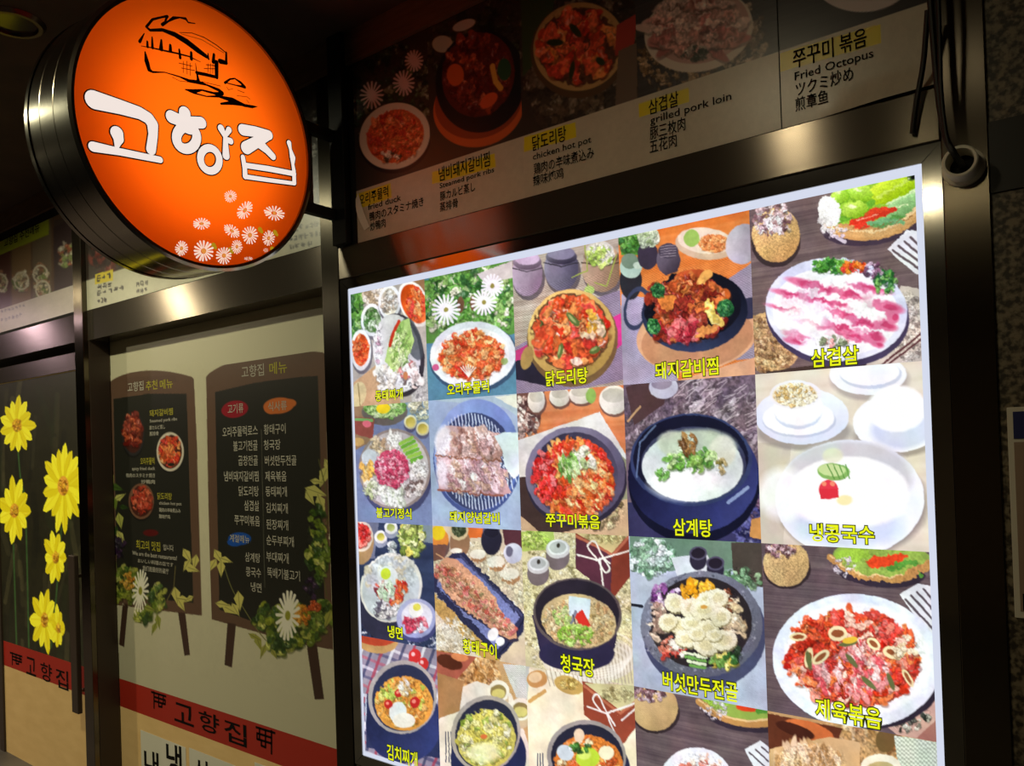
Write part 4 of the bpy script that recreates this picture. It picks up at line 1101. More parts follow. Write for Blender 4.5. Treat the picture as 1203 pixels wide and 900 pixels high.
a = cell(2, 3, (176, 186, 204))
a.poly([(740, 630), (895, 636), (895, 668), (742, 672)], (110, 140, 120)); a.food(765, 655, 28, 22, [(150, 190, 160), (190, 214, 206), (100, 140, 110), (220, 232, 232)], 100, (2.4, 5), 1.3); a.poly([(788, 655), (830, 650), (845, 680), (800, 690)], (214, 220, 226)); a.poly([(858, 638), (897, 636), (898, 690), (862, 686)], (74, 66, 60)); a.food(870, 680, 22, 12, [(110, 150, 110), (150, 180, 140), (70, 96, 70)], 50, (2, 4))
a.weave((850, 700, 897, 830), .12, 2.2)
for x, y in ((820, 650), (840, 662)):
    a.ell(x, y + 8, 10, 12, (46, 42, 60)); a.ell(x, y, 10.5, 8, (84, 80, 104)); a.ell(x, y, 8, 6, (40, 34, 48))
a.line([(740, 710), (754, 712)], 3.5, (30, 32, 44)); a.line([(886, 725), (900, 732)], 4, (36, 36, 50))
a.ell(824, 744, 72, 66, (70, 74, 104)); a.ell(820, 733, 71, 62, (110, 112, 128), grad=(-.3, -.4, (30, 30, 30))); a.food(820, 733, 66, 58, [(120, 122, 140), (84, 86, 100), (140, 142, 156)], 260, (1.2, 2.2), 1.0, shade=0, sq=1.04); a.ell(820, 731, 60, 53, (46, 40, 44))
a.food(782, 700, 16, 14, [(130, 70, 140), (170, 120, 180), (90, 44, 100), (230, 214, 232)], 46, (2, 4), 1.8); a.food(820, 693, 18, 10, [(246, 180, 50), (236, 160, 30)], 14, (4, 6), 2, 90); a.food(852, 706, 14, 14, [(236, 216, 180), (200, 120, 80), (120, 70, 50)], 30, (2, 4)); a.food(772, 728, 10, 22, [(226, 206, 186), (196, 170, 150), (160, 130, 116)], 18, (4, 7), 1.8, 10); a.food(862, 735, 12, 22, [(214, 190, 150), (176, 146, 110), (230, 214, 180)], 24, (3, 6), 2.2, 20)
a.food(790, 762, 14, 12, [(190, 60, 50), (240, 226, 214), (210, 120, 100)], 20, (3, 5)); a.food(848, 776, 14, 8, [(236, 206, 80), (246, 226, 120), (120, 170, 80)], 20, (3, 5), 1.8); a.food(862, 768, 10, 10, [(70, 120, 60), (40, 60, 40)], 16, (3, 4))
for k in range(4):
    a.line([(802 + 3 * k, 766 + 5 * k), (828, 772 + 4 * k)], 3.4, ((226, 236, 200), (110, 166, 80))[k % 2])
for x, y, rx, ry, r in ((792, 708, 12, 11, 20), (812, 714, 13, 12, 0), (830, 704, 13, 10, -20), (842, 702, 12, 11, 0), (826, 716, 16, 11, 0), (796, 734, 14, 10, 20), (812, 732, 12, 8, 0), (830, 738, 13, 10, 0), (846, 724, 11, 12, 60), (806, 750, 14, 10, 10), (828, 758, 15, 11, 20), (850, 752, 15, 12, -10), (784, 730, 11, 10, 0), (818, 744, 10, 8, 0), (838, 746, 10, 7, 0)):
    a.ell(x + 1, y + 2, rx, ry, (150, 140, 100), r, .8); a.ell(x, y, rx, ry, (232, 226, 196), r, grad=(-.3, -.4, (20, 20, 24))); a.ell(x + 1, y, rx * .55, ry * .5, (214, 204, 160), r, .9, 2)
a.rough(820, 731, 58, 50, 1.6, .10); a.ell(827, 713, 4, 2.4, (206, 150, 70)); a.photo(.06)

a = cell(2, 4, (110, 92, 96))


def pork_background(a, dx, dy):
    """wooden table with flower basket, vegetable basket and slotted turner"""
    a.wood((120, 102, 104), (84, 68, 76), p=9)
    a.ell(924 + dx, 668 + dy, 28, 24, (56, 44, 48)); a.ell(923 + dx, 662 + dy, 27, 27, (206, 172, 120), grad=(-.3, -.3, (40, 40, 34))); a.weave((898 + dx, 650 + dy, 950 + dx, 690 + dy), .12, 2.4)
    a.food(917 + dx, 645 + dy, 18, 9, [(226, 206, 212), (90, 60, 66), (190, 160, 166), (140, 100, 110)], 50, (1.8, 3.4), 1.2)
    a.ell(1032 + dx, 672 + dy, 52, 18, (56, 46, 60), 6); a.ell(1034 + dx, 656 + dy, 58, 22, (150, 176, 80), 4); a.ell(1040 + dx, 658 + dy, 22, 8, (226, 70, 36), -8); a.line([(1044 + dx, 666 + dy), (1074 + dx, 662 + dy), (1080 + dx, 676 + dy)], 6, (90, 150, 60)); a.ell(1000 + dx, 652 + dy, 20, 7, (160, 200, 70), 0)
    a.line([(975 + dx, 655 + dy), (1000 + dx, 672 + dy), (1030 + dx, 680 + dy), (1062 + dx, 678 + dy), (1090 + dx, 664 + dy)], 8, (196, 144, 84)); a.line([(975 + dx, 653 + dy), (1000 + dx, 669 + dy), (1030 + dx, 677 + dy), (1062 + dx, 674 + dy)], 2.2, (234, 196, 140)); a.food(992 + dx, 664 + dy, 16, 12, [(236, 226, 236), (206, 190, 200)], 26, (1.4, 2.4), 1.2)


pork_background(a, 0, 0)
a.rough(1034, 664, 64, 24, 5, .10); a.rough(923, 662, 28, 28, 2.2, .16)
a.poly([(1056, 698), (1078, 686), (1100, 690), (1100, 752), (1092, 748)], (228, 230, 236))
for k in range(4):
    a.line([(1063 + 7 * k, 704 - 4 * k), (1098 + 2 * k, 742 - 9 * k)], 2.8, (96, 84, 92))
a.poly([(1038, 850), (1100, 812), (1102, 875), (1064, 872)], (212, 172, 156)); a.poly([(1070, 872), (1102, 842), (1102, 880), (1072, 880)], (176, 120, 108)); a.food(1064, 850, 18, 8, [(60, 60, 54), (226, 226, 206), (110, 110, 96)], 26, (2, 3.4), 1.2); a.food(1088, 840, 6, 6, [(50, 56, 50), (200, 200, 180)], 12, (2, 3))
a.ell(1004, 786, 98, 70, (50, 42, 56), 6); a.ell(1000, 776, 98, 78, (228, 234, 248), 6, grad=(.1, .3, (20, 16, 4))); a.ell(1002, 774, 86, 66, (250, 250, 254), 6, 1, 4)
a.ell(1000, 774, 76, 54, (216, 80, 58), 10); a.food(1000, 773, 78, 55, RED_P + [(236, 140, 120), (244, 190, 170), (226, 90, 80), (200, 60, 50)], 420, (3, 6.5), 1.8); a.food(1000, 786, 46, 34, [(240, 150, 150), (246, 200, 196), (226, 90, 100)], 90, (2.4, 5), 2.4, 70); a.food(960, 750, 30, 24, [(200, 54, 36), (226, 90, 50)], 40, (4, 7))
for x, y, rx, ry, r in ((964, 772, 12, 6, -38), (984, 744, 11, 9, 0), (1050, 766, 14, 8, 10), (938, 748, 10, 5, 0), (1026, 756, 9, 6, 40), (1066, 796, 12, 4, 60), (950, 772, 5, 12, 10)):
    a.ell(x, y, rx, ry, (240, 224, 176), r); a.ell(x, y, rx * .68, ry * .5, (150, 84, 50), r)
for x, y, r in ((950, 775, 80), (1000, 776, 50), (1046, 800, 70), (996, 756, -10), (1020, 802, 40)):
    a.ell(x, y, 11, 3, (104, 110, 66), r)
a.ell(998, 752, 9, 4, (236, 190, 60), -10); a.food(1060, 760, 14, 14, [(240, 220, 190), (200, 170, 130)], 14, (3, 5)); a.photo(.06)

# row 4 -------------------------------------------------------------
a = cell(3, 0, (150, 140, 160))
for k in range(16):
    a.line([(410 + 12 * k, 740), (352 + 12 * k, 900)], 3.4, ((60, 64, 100), (170, 60, 80), (240, 240, 246))[k % 3], .75)
    a.line([(415, 745 + 11 * k), (525, 790 + 11 * k)], 3.2, ((240, 240, 246), (70, 70, 110), (190, 90, 110))[k % 3], .6)
a.ell(444, 754, 23, 14, (196, 150, 96)); a.ell(444, 750, 22, 9, (190, 70, 46))
for x, y, r in ((487, 771, 7), (497, 780, 6)):
    a.ell(x, y, r, r * 1.2, (206, 50, 50)); a.ell(x - 2, y - 2, 2, 2.4, (246, 190, 190))
for k in range(3):
    a.line([(427 + 3 * k, 815), (427 + 3 * k, 850)], 1, (200, 210, 230))
a.poly([(431, 815), (508, 815), (518, 860), (516, 890), (430, 878)], (46, 54, 92)); a.ell(472, 850, 44, 46, (44, 52, 96), 6, grad=(.4, .2, (20, 24, 50))); a.ell(471, 819, 40, 43, (176, 168, 166), 10); a.ell(472, 820, 36, 39, (48, 54, 84), 10); a.ell(473, 826, 34, 32, (230, 160, 70), 14)
a.food(472, 824, 31, 28, [(236, 170, 76), (226, 140, 56), (240, 196, 120), (190, 200, 90)], 90, (2, 4.4), 1.4); a.food(455, 814, 10, 8, [(170, 190, 80), (206, 206, 110)], 14, (2, 4)); a.ell(467, 836, 10, 12, (232, 236, 234), 14); a.ell(474, 846, 13, 9, (246, 240, 226)); 
for x, y, r in ((456, 827, 5), (468, 814, 4.5), (487, 825, 6)):
    a.ell(x, y, r, r * 1.1, (200, 44, 40)); a.ell(x - 1, y - 1, r * .4, r * .4, (250, 150, 130))
a.food(476, 808, 7, 8, [(246, 240, 236), (236, 206, 170)], 14, (1.6, 3), 2.4, 60); a.photo(.08)

a = cell(3, 1, (200, 160, 110))
a.food(545, 800, 40, 50, [(196, 144, 84), (170, 116, 64), (220, 176, 120), (150, 96, 56)], 200, (2, 4.5), 3, 70, shade=.2)
a.poly([(513, 765), (560, 772), (535, 800), (514, 810)], (176, 96, 76)); a.ell(528, 778, 16, 8, (90, 44, 30), 20); a.ell(540, 772, 10, 5, (226, 140, 90), 10); a.poly([(512, 820), (560, 800), (600, 815), (622, 880), (622, 920), (512, 920)], (236, 224, 206)); a.poly([(512, 790), (545, 800), (540, 835), (514, 845)], (176, 130, 84))
a.poly([(590, 780), (622, 782), (622, 822), (606, 820)], (206, 206, 196)); a.weave((590, 778, 622, 820), .3, 2.4)
for x, y in ((585, 812), (611, 833)):
    a.ell(x, y + 9, 12, 14, (206, 180, 146)); a.ell(x, y, 13, 13, (240, 232, 214)); a.ell(x, y + 1, 9.5, 9, (150, 130, 80)); a.ell(x, y + 3, 8, 6, (214, 200, 120))
for k in range(3):
    a.line([(524 + 3 * k, 860), (524 + 4 * k, 895)], 1.2, (40, 46, 76))
a.ell(572, 890, 44, 46, (40, 46, 84), 8); a.ell(569, 862, 40, 45, (176, 166, 156), 16); a.ell(570, 863, 36, 41, (44, 46, 66), 16); a.ell(570, 868, 34, 35, (206, 196, 96), 18); a.food(569, 866, 31, 32, [(214, 206, 110), (226, 220, 150), (186, 176, 70), (150, 170, 70), (240, 236, 196)], 110, (2.4, 5), 1.3); a.ell(568, 884, 18, 12, (240, 236, 190), 0, .8, 5); a.ell(568, 865, 4, 2.5, (206, 110, 60)); a.photo(.06)

a = cell(3, 2, (246, 230, 200))
a.poly([(612, 780), (750, 800), (750, 815), (700, 820), (650, 800)], (226, 210, 180)); a.ell(690, 790, 50, 14, (232, 224, 206)); 
for k in range(20):
    a.line([(640 + k * 5, 780), (646 + k * 5, 806)], 1.1, (176, 160, 140))
a.poly([(612, 780), (622, 783), (620, 822), (610, 820)], (196, 200, 190)); a.ell(631, 798, 12, 10, (206, 150, 90), -10); a.ell(629, 796, 8, 6, (240, 206, 160), -10); a.line([(640, 812), (622, 824)], 4, (206, 160, 96)); a.ell(668, 805, 18, 10, (196, 160, 90), 20); a.food(668, 803, 12, 6, [(216, 190, 110), (160, 130, 60)], 26, (1.4, 2.4))
a.poly([(684, 800), (748, 812), (750, 850), (730, 876), (686, 840)], (150, 70, 50)); a.poly([(686, 802), (750, 806), (748, 822), (730, 836)], (206, 196, 146)); a.food(724, 815, 20, 8, [(214, 206, 150), (160, 146, 100)], 50, (1.3, 2.2)); a.line([(686, 806), (728, 838), (750, 822)], 3, (190, 110, 80))
for q in ([(690, 830), (712, 838), (746, 826)], [(706, 836), (696, 822), (702, 816), (712, 836), (722, 852)], [(712, 838), (722, 862)], [(730, 846), (746, 832)]):
    a.line(q, 2, (240, 234, 226))
for k in range(3):
    a.line([(632 + 3 * k, 885), (632 + 3 * k, 915)], 1.2, (40, 46, 76))
a.ell(690, 905, 48, 44, (44, 46, 76), 8); a.ell(687, 888, 46, 42, (160, 150, 146), 10); a.ell(688, 889, 42, 38, (40, 40, 58), 10); a.ell(690, 897, 40, 34, (214, 120, 50), 10); a.food(690, 896, 36, 30, [(226, 130, 56), (240, 170, 90), (206, 90, 44), (236, 214, 170)], 90, (2.4, 5), 1.4); a.ell(664, 884, 10, 9, (206, 214, 220), 30); a.ell(680, 864, 6, 8, (226, 200, 170)); a.ell(690, 890, 14, 12, (190, 214, 60)); a.ell(686, 886, 8, 6, (220, 236, 110), 0, 1, 2); a.ell(712, 884, 9, 8, (240, 226, 196)); a.food(680, 878, 12, 6, [(80, 140, 60), (50, 90, 40)], 16, (2, 3.4)); a.photo(.05)

a = cell(3, 3, (110, 92, 96))
pork_background(a, -154, 170)
a.poly([(874, 880), (892, 870), (906, 880), (906, 920), (890, 910)], (228, 230, 236))
for k in range(3):
    a.line([(880 + 7 * k, 884 - 3 * k), (902, 904 - 10 * k)], 2.2, (96, 84, 92))
a.ell(816, 922, 44, 44, (236, 238, 246)); a.food(820, 918, 34, 32, [(240, 200, 180), (226, 130, 110), (246, 230, 220)], 60, (3, 5), 1.6); a.photo(.06)

a = cell(3, 4, (186, 146, 100))
a.food(1000, 960, 110, 110, [(196, 156, 106), (170, 126, 80), (216, 184, 140), (150, 104, 66)], 320, (3, 7), 3, 75, shade=.2)
a.poly([(900, 838), (990, 856), (985, 868), (930, 880), (902, 884)], (96, 50, 34)); a.ell(950, 858, 30, 10, (206, 110, 60), 18); a.ell(934, 858, 24, 7, (70, 34, 26), 20)
a.poly([(904, 880), (975, 866), (1010, 872), (1010, 920), (904, 930)], (214, 176, 126)); a.food(950, 895, 40, 20, [(226, 190, 146), (190, 146, 96), (236, 206, 170)], 80, (2, 5), 3.4, 80, shade=.2); a.ell(1040, 870, 12, 14, (110, 84, 50))
a.poly([(1050, 864), (1100, 872), (1108, 960), (1060, 940)], (196, 206, 190)); a.weave((1050, 864, 1106, 930), .22, 5); a.ell(1034, 902, 24, 16, (236, 226, 206)); a.ell(1034, 905, 18, 10, (190, 170, 120)); a.photo(.05)

NAMES = [['동태찌개', '오리주물럭', '닭도리탕', '돼지갈비찜', '삼겹살'], ['불고기정식', '돼지양념갈비', '쭈꾸미볶음', '삼계탕', '냉콩국수'],
         ['냉면', '황태구이', '청국장', '버섯만두전골', '제육볶음'], ['김치찌개', None, None, None, None]]
BOXES = [[(441, 473, 464, 13), (525, 574, 456, 14), (641, 690, 443, 18), (769, 843, 433, 20), (953, 1008, 419, 21)],
         [(442, 483, 603, 12), (528, 586, 608, 13), (641, 704, 612, 16), (791, 836, 620, 20), (951, 1026, 627, 21)],
         [(456, 473, 743, 14), (544, 583, 762, 17), (659, 698, 782, 21), (778, 865, 806, 22), (958, 1034, 838, 24)], [(455, 490, 888, 18)]]
DISHES = [['pollack stew with leek and small side bowls', 'orange duck stir fry on a white plate with daisies', 'red chicken stew in a tan pot', 'braised ribs in a black pan with broccoli', 'pink pork belly slices on a white plate'],
          ['pan of pink beef with vegetables', 'grilled ribs on a round blue grate', 'red stir fry in a dark bowl', 'milky chicken soup in a navy pot', 'white bowl of cold bean noodles'],
          ['cold noodles with egg yolk', 'grilled fish on a slanted tray', 'bean stew in a dark pot beside a ribbon box', 'mushroom hot pot in a grey stone bowl', 'red pork stir fry on a big white plate'],
          ['kimchi stew on a plaid cloth', 'yellow stew in a navy pot with two cups', 'orange stew with a green slice below a ribbon box', 'white plate below two baskets', 'wooden board with white bowl']]
for (r, c), a in sorted(CELLS.items()):
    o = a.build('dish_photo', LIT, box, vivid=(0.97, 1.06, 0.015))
    o['label'] = 'backlit photo of ' + DISHES[r][c]
    if c < len(NAMES[r]) and NAMES[r][c]:
        mb = MB()
        x0, x1, yc, hh = BOXES[r][c]
        text_into(mb, NAMES[r][c], x0, x1, yc, hh, -0.0008, bold=0.014, outline=0.062, off=0.0006)
        cp = link_mesh('caption', mb.v, mb.f, [CAP_Y, CAP_D], o, mb.m)
        cp['label'] = 'yellow Korean dish name'
CELLS.clear()

# ------------------------------------------------------------------ photo banners above the lintel
BZ0, BZR, BZ1, BZS = 2.263, 2.2372, 2.797, 2.400


def sheet(parent, name, x0, x1, z0, z1, nx, ny, painter, y=0.0, m=None, label=None, disp=None, seed=3, base=(60, 52, 46)):
    a = Art(x0, x1, z0, z1, nx, ny, y=y, base=base, seed=seed)
    painter(a)
    o = a.build(name, m or PRINT, parent, disp=disp)
    if label:
        o['label'] = label
    return o


def strip(a, c=(198, 188, 168)):
    k = int((a.z1 - BZS) / (a.z1 - a.z0) * a.H)
    a.c[k:] = np.array(c) / 255
    a.grain(0.05, (2, 9, 40), (slice(k, a.H), slice(0, a.W)))


def band_text(o, lines, y, m=INK, disp=None):
    for body, x0, x1, yc, h in lines:
        mb = MB()
        text_into(mb, body, x0, x1, yc, h, y, bold=0.006, off=0.0004)
        v = mb.v if disp is None else [(a_, b_ + float(disp(a_, c_)), c_) for a_, b_, c_ in mb.v]
        link_mesh('menu_text', v, mb.f, m, o)


YEL = (226, 206, 40)


def duck(a):
    a.food(450, 110, 60, 60, [(40, 56, 36), (60, 80, 50), (30, 40, 28), (120, 120, 96)], 160, (2, 5), 1.6)
    for x, y, r in ((474, 98, 12), (486, 72, 10), (437, 112, 13)):
        for k in range(16):
            t = k * 0.393
            a.line([(x, y), (x + r * math.cos(t), y + 1.2 * r * math.sin(t))], 2.2, (216, 186, 180))
    a.ell(462, 163, 43, 40, (30, 30, 34), -30); a.ell(462, 160, 42, 38, (216, 206, 190), -30); a.ell(463, 160, 34, 30, (206, 96, 60), -30)
    a.food(464, 160, 30, 30, [(214, 90, 56), (190, 60, 46), (226, 130, 80)], 130, (2, 4), 1.8); a.food(458, 182, 14, 6, [(230, 220, 206), (60, 60, 50)], 14, (2, 3.4))
    strip(a); a.poly([(419, 228), (459, 215), (460, 232), (419, 246)], YEL)


def ribs(a):
    a.food(560, 60, 60, 70, [(46, 52, 36), (70, 66, 46), (36, 34, 28)], 120, (3, 7), 1.6); a.ell(520, 52, 12, 10, (190, 190, 170)); a.ell(545, 30, 14, 6, (206, 200, 190), -20)
    a.ell(560, 126, 54, 46, (206, 96, 50), -22); a.ell(560, 119, 52, 43, (150, 66, 40), -22); a.ell(562, 96, 52, 60, (30, 30, 34), 10); a.ell(560, 88, 42, 50, (96, 40, 34), 12)
    a.food(560, 86, 38, 46, [(150, 60, 44), (110, 40, 34), (176, 80, 50), (90, 34, 30)], 130, (3, 6), 1.6, 80); a.ell(535, 88, 10, 13, (214, 96, 46)); a.ell(574, 118, 12, 7, (220, 90, 50), -40); a.line([(578, 78), (582, 96), (588, 104)], 6, (220, 160, 70)); a.ell(592, 82, 8, 13, (46, 84, 56))
    strip(a); a.poly([(508, 202), (581, 180), (582, 196), (508, 216)], YEL)


def chicken(a):
    a.food(680, 70, 75, 90, [(96, 80, 66), (70, 56, 48), (120, 104, 86)], 160, (4, 9), 1.8); a.poly([(612, 0), (660, -40), (640, 60), (615, 90)], (60, 76, 46))
    a.ell(677, 60, 56, 55, (90, 66, 46), -30); a.ell(678, 55, 54, 51, (190, 150, 96), -30); a.ell(678, 55, 48, 45, (90, 56, 40), -30); a.food(678, 54, 44, 42, [(224, 84, 54), (236, 110, 70), (206, 64, 46), (240, 140, 70)], 110, (5, 9), 1.4)
    for q in ((652, 50, 10, 4, 0), (676, 36, 10, 4, 50), (672, 82, 11, 3, 100), (705, 72, 6, 4, 40)):
        a.ell(*q[:4], c=(46, 56, 30), rot=q[4])
    a.poly([(724, 30), (748, 16), (744, 60), (722, 66)], (170, 60, 50)); a.poly([(726, 60), (748, 50), (748, 130), (722, 130)], (110, 90, 76))
    strip(a); a.poly([(616, 161), (676, 143), (677, 161), (616, 178)], YEL)


def belly(a):
    a.wood((70, 64, 64), (50, 46, 48), p=8)
    a.food(795, 75, 45, 36, [(150, 120, 86), (120, 94, 66), (176, 146, 110)], 130, (2.4, 4), 1.8, 20); a.food(870, 50, 30, 46, [(140, 120, 100), (110, 90, 76), (170, 150, 130)], 120, (2, 4), 1.8, -40)
    a.ell(818, 36, 64, 48, (214, 200, 186), -14); a.ell(820, 32, 58, 42, (190, 150, 140), -14); a.food(816, 30, 52, 36, [(206, 150, 140), (226, 196, 186), (190, 120, 116), (216, 176, 166)], 90, (4, 8), 3.0, -4); a.food(815, 62, 16, 8, [(60, 66, 56), (176, 160, 150)], 20, (2, 4))
    strip(a); a.poly([(750, 122), (809, 103), (810, 119), (750, 138)], YEL)


def octopus(a):
    a.wood((56, 46, 44), (40, 34, 34), p=14)
    a.ell(1010, -30, 60, 44, (206, 190, 186)); a.food(1010, -40, 50, 34, [(190, 80, 60), (160, 60, 50)], 60, (4, 7))
    strip(a); a.poly([(917, 62), (1034, 28), (1035, 50), (917, 84)], YEL)


XA = [float(atY(x, y, 0)[0]) for x, y in ((419, 235), (505, 150), (612, 100), (748, 60))]
XA += [1.352]
b1 = thing('photo_banner', (0.7, 0.0, BZR), 'long dark food photo banner with four dishes above the lit menu box', 'banner')
TX = [[('오리주물럭', 422, 456, 230, 13), ('fried duck', 432, 471, 238, 7), ('鴨肉のスタミナ焼き', 433, 497, 246, 11), ('炒鴨肉', 435, 453, 264, 11)],
      [('냄비돼지갈비찜', 514.6, 575, 196, 17), ('Steamed pork ribs', 515.6, 580, 210, 8), ('豚カルビ蒸し', 516.6, 558, 225, 11), ('蒸排骨', 516.6, 538, 241, 11)],
      [('닭도리탕', 625, 665, 163, 18), ('chicken hot pot', 625, 694, 175.5, 10), ('鶏肉の辛味煮込み', 626, 697, 189, 14), ('辣味炖鸡', 626, 662, 208, 13)],
      [('삼겹살', 761.7, 797, 121, 18), ('grilled pork loin', 762, 858, 129, 12), ('豚三枚肉', 763, 805, 151, 16), ('五花肉', 763, 795, 168.5, 16)]]
TX = [[(t, x0, x1, yc, h) for t, x0, x1, yc, h in q] for q in TX]
for i, (fn, nx, lb) in enumerate(((duck, 90, 'banner photo of a white plate of orange duck'), (ribs, 110, 'banner photo of dark ribs in a black pot'),
                                  (chicken, 130, 'banner photo of red chicken stew'), (belly, 150, 'banner photo of pink pork belly on a plate'))):
    o = sheet(b1, 'dish_panel', XA[i], XA[i + 1], BZR, BZ1, nx, 220, fn, label=lb, seed=20 + i)
    band_text(o, TX[i], -0.0006)
# curled lower left corner of the banner
cq = MB()
n = 8
c0 = XA[0]
vv = []
for k in range(n + 1):
    t = k / n
    vv += [(c0 - 0.002 + 0.034 * t, -0.002 - 0.012 * math.sin(math.pi * t), 2.375 - 0.105 * t), (c0 + 0.010 + 0.046 * t, -0.002 - 0.004 * math.sin(math.pi * t), 2.392 - 0.115 * t)]
cq.add(vv, [(2 * k, 2 * k + 1, 2 * k + 3, 2 * k + 2) for k in range(n)])
cq.build('curled_corner', PAPER, b1, True)

b2 = thing('photo_banner', (1.5, 0.0, BZR), 'short banner sheet with fried octopus lettering and a lifted lower edge', 'banner')
lift = lambda X, Z: -0.016 * np.clip((BZR + 0.06 - Z) / 0.06, 0, 1) ** 2 * np.clip((X - 1.43) / 0.12, 0, 1)
o = sheet(b2, 'dish_panel', 1.3545, 1.638, BZR, BZ1, 190, 230, octopus, seed=31, disp=lift)
band_text(o, [('쭈꾸미', 931, 979, 63, 23), ('볶음', 986, 1018, 48, 22), ('Fried Octopus', 932, 1025, 78, 13), ('ツクミ炒め', 934, 1002, 96, 17), ('煎章鱼', 934, 973, 118, 17)], -0.0008, disp=lift)


def scribble(a, x0, y0, x1, y1, h, c=(30, 28, 26), seed=1):
    """a line of small printed lettering too blurred to read"""
    r = random.Random(seed)
    n = max(3, int((x1 - x0) / (h * 0.95)))
    for k in range(n):
        x = x0 + (x1 - x0) * (k + 0.5) / n
        y = y0 + (y1 - y0) * (k + 0.5) / n
        w = (x1 - x0) / n * 0.36
        for _ in range(5):
            if r.random() < .5:
                v = y + h * (r.random() - .5) * .9
                a.line([(x - w * r.random(), v), (x + w * r.random(), v - h * .06)], h * .15, c)
            else:
                u = x + w * (2 * r.random() - 1)
                a.line([(u, y - h * .45 * r.random()), (u, y + h * .45 * r.random())], h * .15, c)


def middle(a):
    a.food(260, 200, 150, 120, [(50, 46, 40), (70, 60, 50), (40, 44, 34)], 200, (4, 9), 1.6)
    for x, y in ((384, 148), (380, 166), (389, 262), (384, 268), (362, 176), (376, 144)):
        a.food(x, y, 8, 9, [(226, 226, 220), (20, 20, 20), (206, 206, 200)], 50, (1.6, 3), 1.3, shade=0)
    a.food(130, 300, 24, 24, [(120, 50, 40), (90, 44, 40), (60, 50, 46)], 60, (3, 6))
    strip(a, (206, 204, 180))
    a.poly([(112, 322), (133, 316), (133, 329), (112, 334)], YEL)
    scribble(a, 114, 328, 131, 323, 8)
    for i, (x0, y0, x1, y1) in enumerate(((114, 337, 132, 333), (114, 345, 146, 337), (114, 354, 126, 351), (160, 334, 174, 331), (160, 343, 174, 339), (338, 270, 392, 258), (338, 281, 386, 271), (338, 291, 366, 285), (270, 312, 310, 303), (270, 321, 300, 314))):
        scribble(a, x0, y0, x1, y1, 6, seed=i)


b3 = thing('photo_banner', (-1.0, 0.0, BZ0), 'white edged food banner behind the orange round sign', 'banner')
sheet(b3, 'dish_panel', PX1 + 0.002, -0.122, BZ0, BZ1, 260, 130, middle, seed=41)


def leftb(a):
    a.poly([(-60, 296), (60, 262), (60, 240), (-60, 280)], (20, 20, 20))
    a.c[:] = np.array((110, 84, 66)) / 255
    for x0, x1, c in ((-60, -20, (90, 60, 50)), (-20, 12, (100, 60, 50)), (14, 36, (140, 110, 76)), (38, 60, (120, 104, 86)), (63, 92, (90, 74, 70))):
        a.poly([(x0, 260), (x1, 250), (x1, 370), (x0, 380)], c)
    for x, y in ((0, 332), (25, 330), (47, 322), (50, 340), (76, 302)):
        a.food(x, y, 9, 12, [(206, 190, 150), (170, 120, 90), (230, 220, 200), (130, 150, 80)], 40, (1.6, 3.4))
        a.ell(x, y, 9, 11, (226, 216, 200), hole=.8)
    a.poly([(62, 268), (92, 252), (92, 346), (64, 350)], (76, 60, 62)); a.food(78, 300, 9, 14, [(220, 210, 190), (150, 170, 100), (190, 110, 80)], 50, (2, 3.6)); a.poly([(64, 342), (86, 335), (86, 346), (64, 352)], YEL)
    strip(a, (226, 214, 206))
    a.poly([(-60, 305), (57, 256), (57, 276), (-60, 325)], (172, 184, 44))
    for i, (x0, y0, x1, y1) in enumerate(((0, 366, 30, 358), (0, 376, 22, 371), (14, 372, 26, 369))):
        scribble(a, x0, y0, x1, y1, 4, (150, 140, 150), seed=60 + i)


b4 = thing('photo_banner', (-2.4, 0.0, BZ0), 'food banner with yellow green header above the flower door', 'banner')
o = sheet(b4, 'dish_panel', -3.4, PX0 - 0.002, BZ0 + 0.012, 2.757, 150, 100, leftb, seed=51, base=(90, 80, 70))
band_text(o, [('고향집 추천메뉴', 4, 46, 276, 12)], -0.0006)

# ------------------------------------------------------------------ menu poster on the recessed panel
CREAMC = (205, 200, 172)
YM = YP - 0.0012
mp = thing('menu_poster', (-0.95, YM, 0.432), 'cream poster with two brown framed menu boards and a red stripe', 'poster')
PL, PR = PX1 + 0.004, -0.1215
cream_flat = mat('cream_poster_film', rgb(*CREAMC), 0.38, spec=0.35)
MB().box(PL, PR, YM + 0.0002, YM + 0.001, 0.565, 2.120).build('poster_film', cream_flat, mp)
MB().box(PL, PR, YM + 0.0002, YM + 0.001, 0.437, 0.5648).build('red_stripe', RED, mp)
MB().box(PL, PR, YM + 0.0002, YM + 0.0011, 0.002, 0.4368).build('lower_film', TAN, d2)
BRN, DRK, DRK2 = (100, 76, 62), (40, 40, 35), (60, 60, 52)
LEAF = [(150, 160, 60), (110, 130, 50), (70, 96, 40), (176, 180, 90), (52, 76, 36)]


def leaf(a, x, y, r, ang, c, w=.42):
    t = math.radians(ang)
    ex, ey = math.cos(t) * r, math.sin(t) * r
    nx_, ny_ = -math.sin(t) * r * w, math.cos(t) * r * w
    a.poly([(x - ex, y - ey), (x - ex * .3 + nx_, y - ey * .3 + ny_), (x + ex, y + ey), (x - ex * .3 - nx_, y - ey * .3 - ny_)], c)
    a.line([(x - ex, y - ey), (x + ex, y + ey)], .8, tuple(v * .7 for v in c))


def daisy(a, x, y, rx, ry, rot=0, c=(236, 232, 216), n=18, h=(150, 150, 50)):
    r = math.radians(rot)
    for k in range(n):
        t = 2 * math.pi * k / n
        dx, dy = rx * math.cos(t), ry * math.sin(t)
        a.line([(x, y), (x + dx * math.cos(r) - dy * math.sin(r), y + dx * math.sin(r) + dy * math.cos(r))], min(rx, ry) * .26, c)
    a.ell(x, y, rx * .24, ry * .2, h)


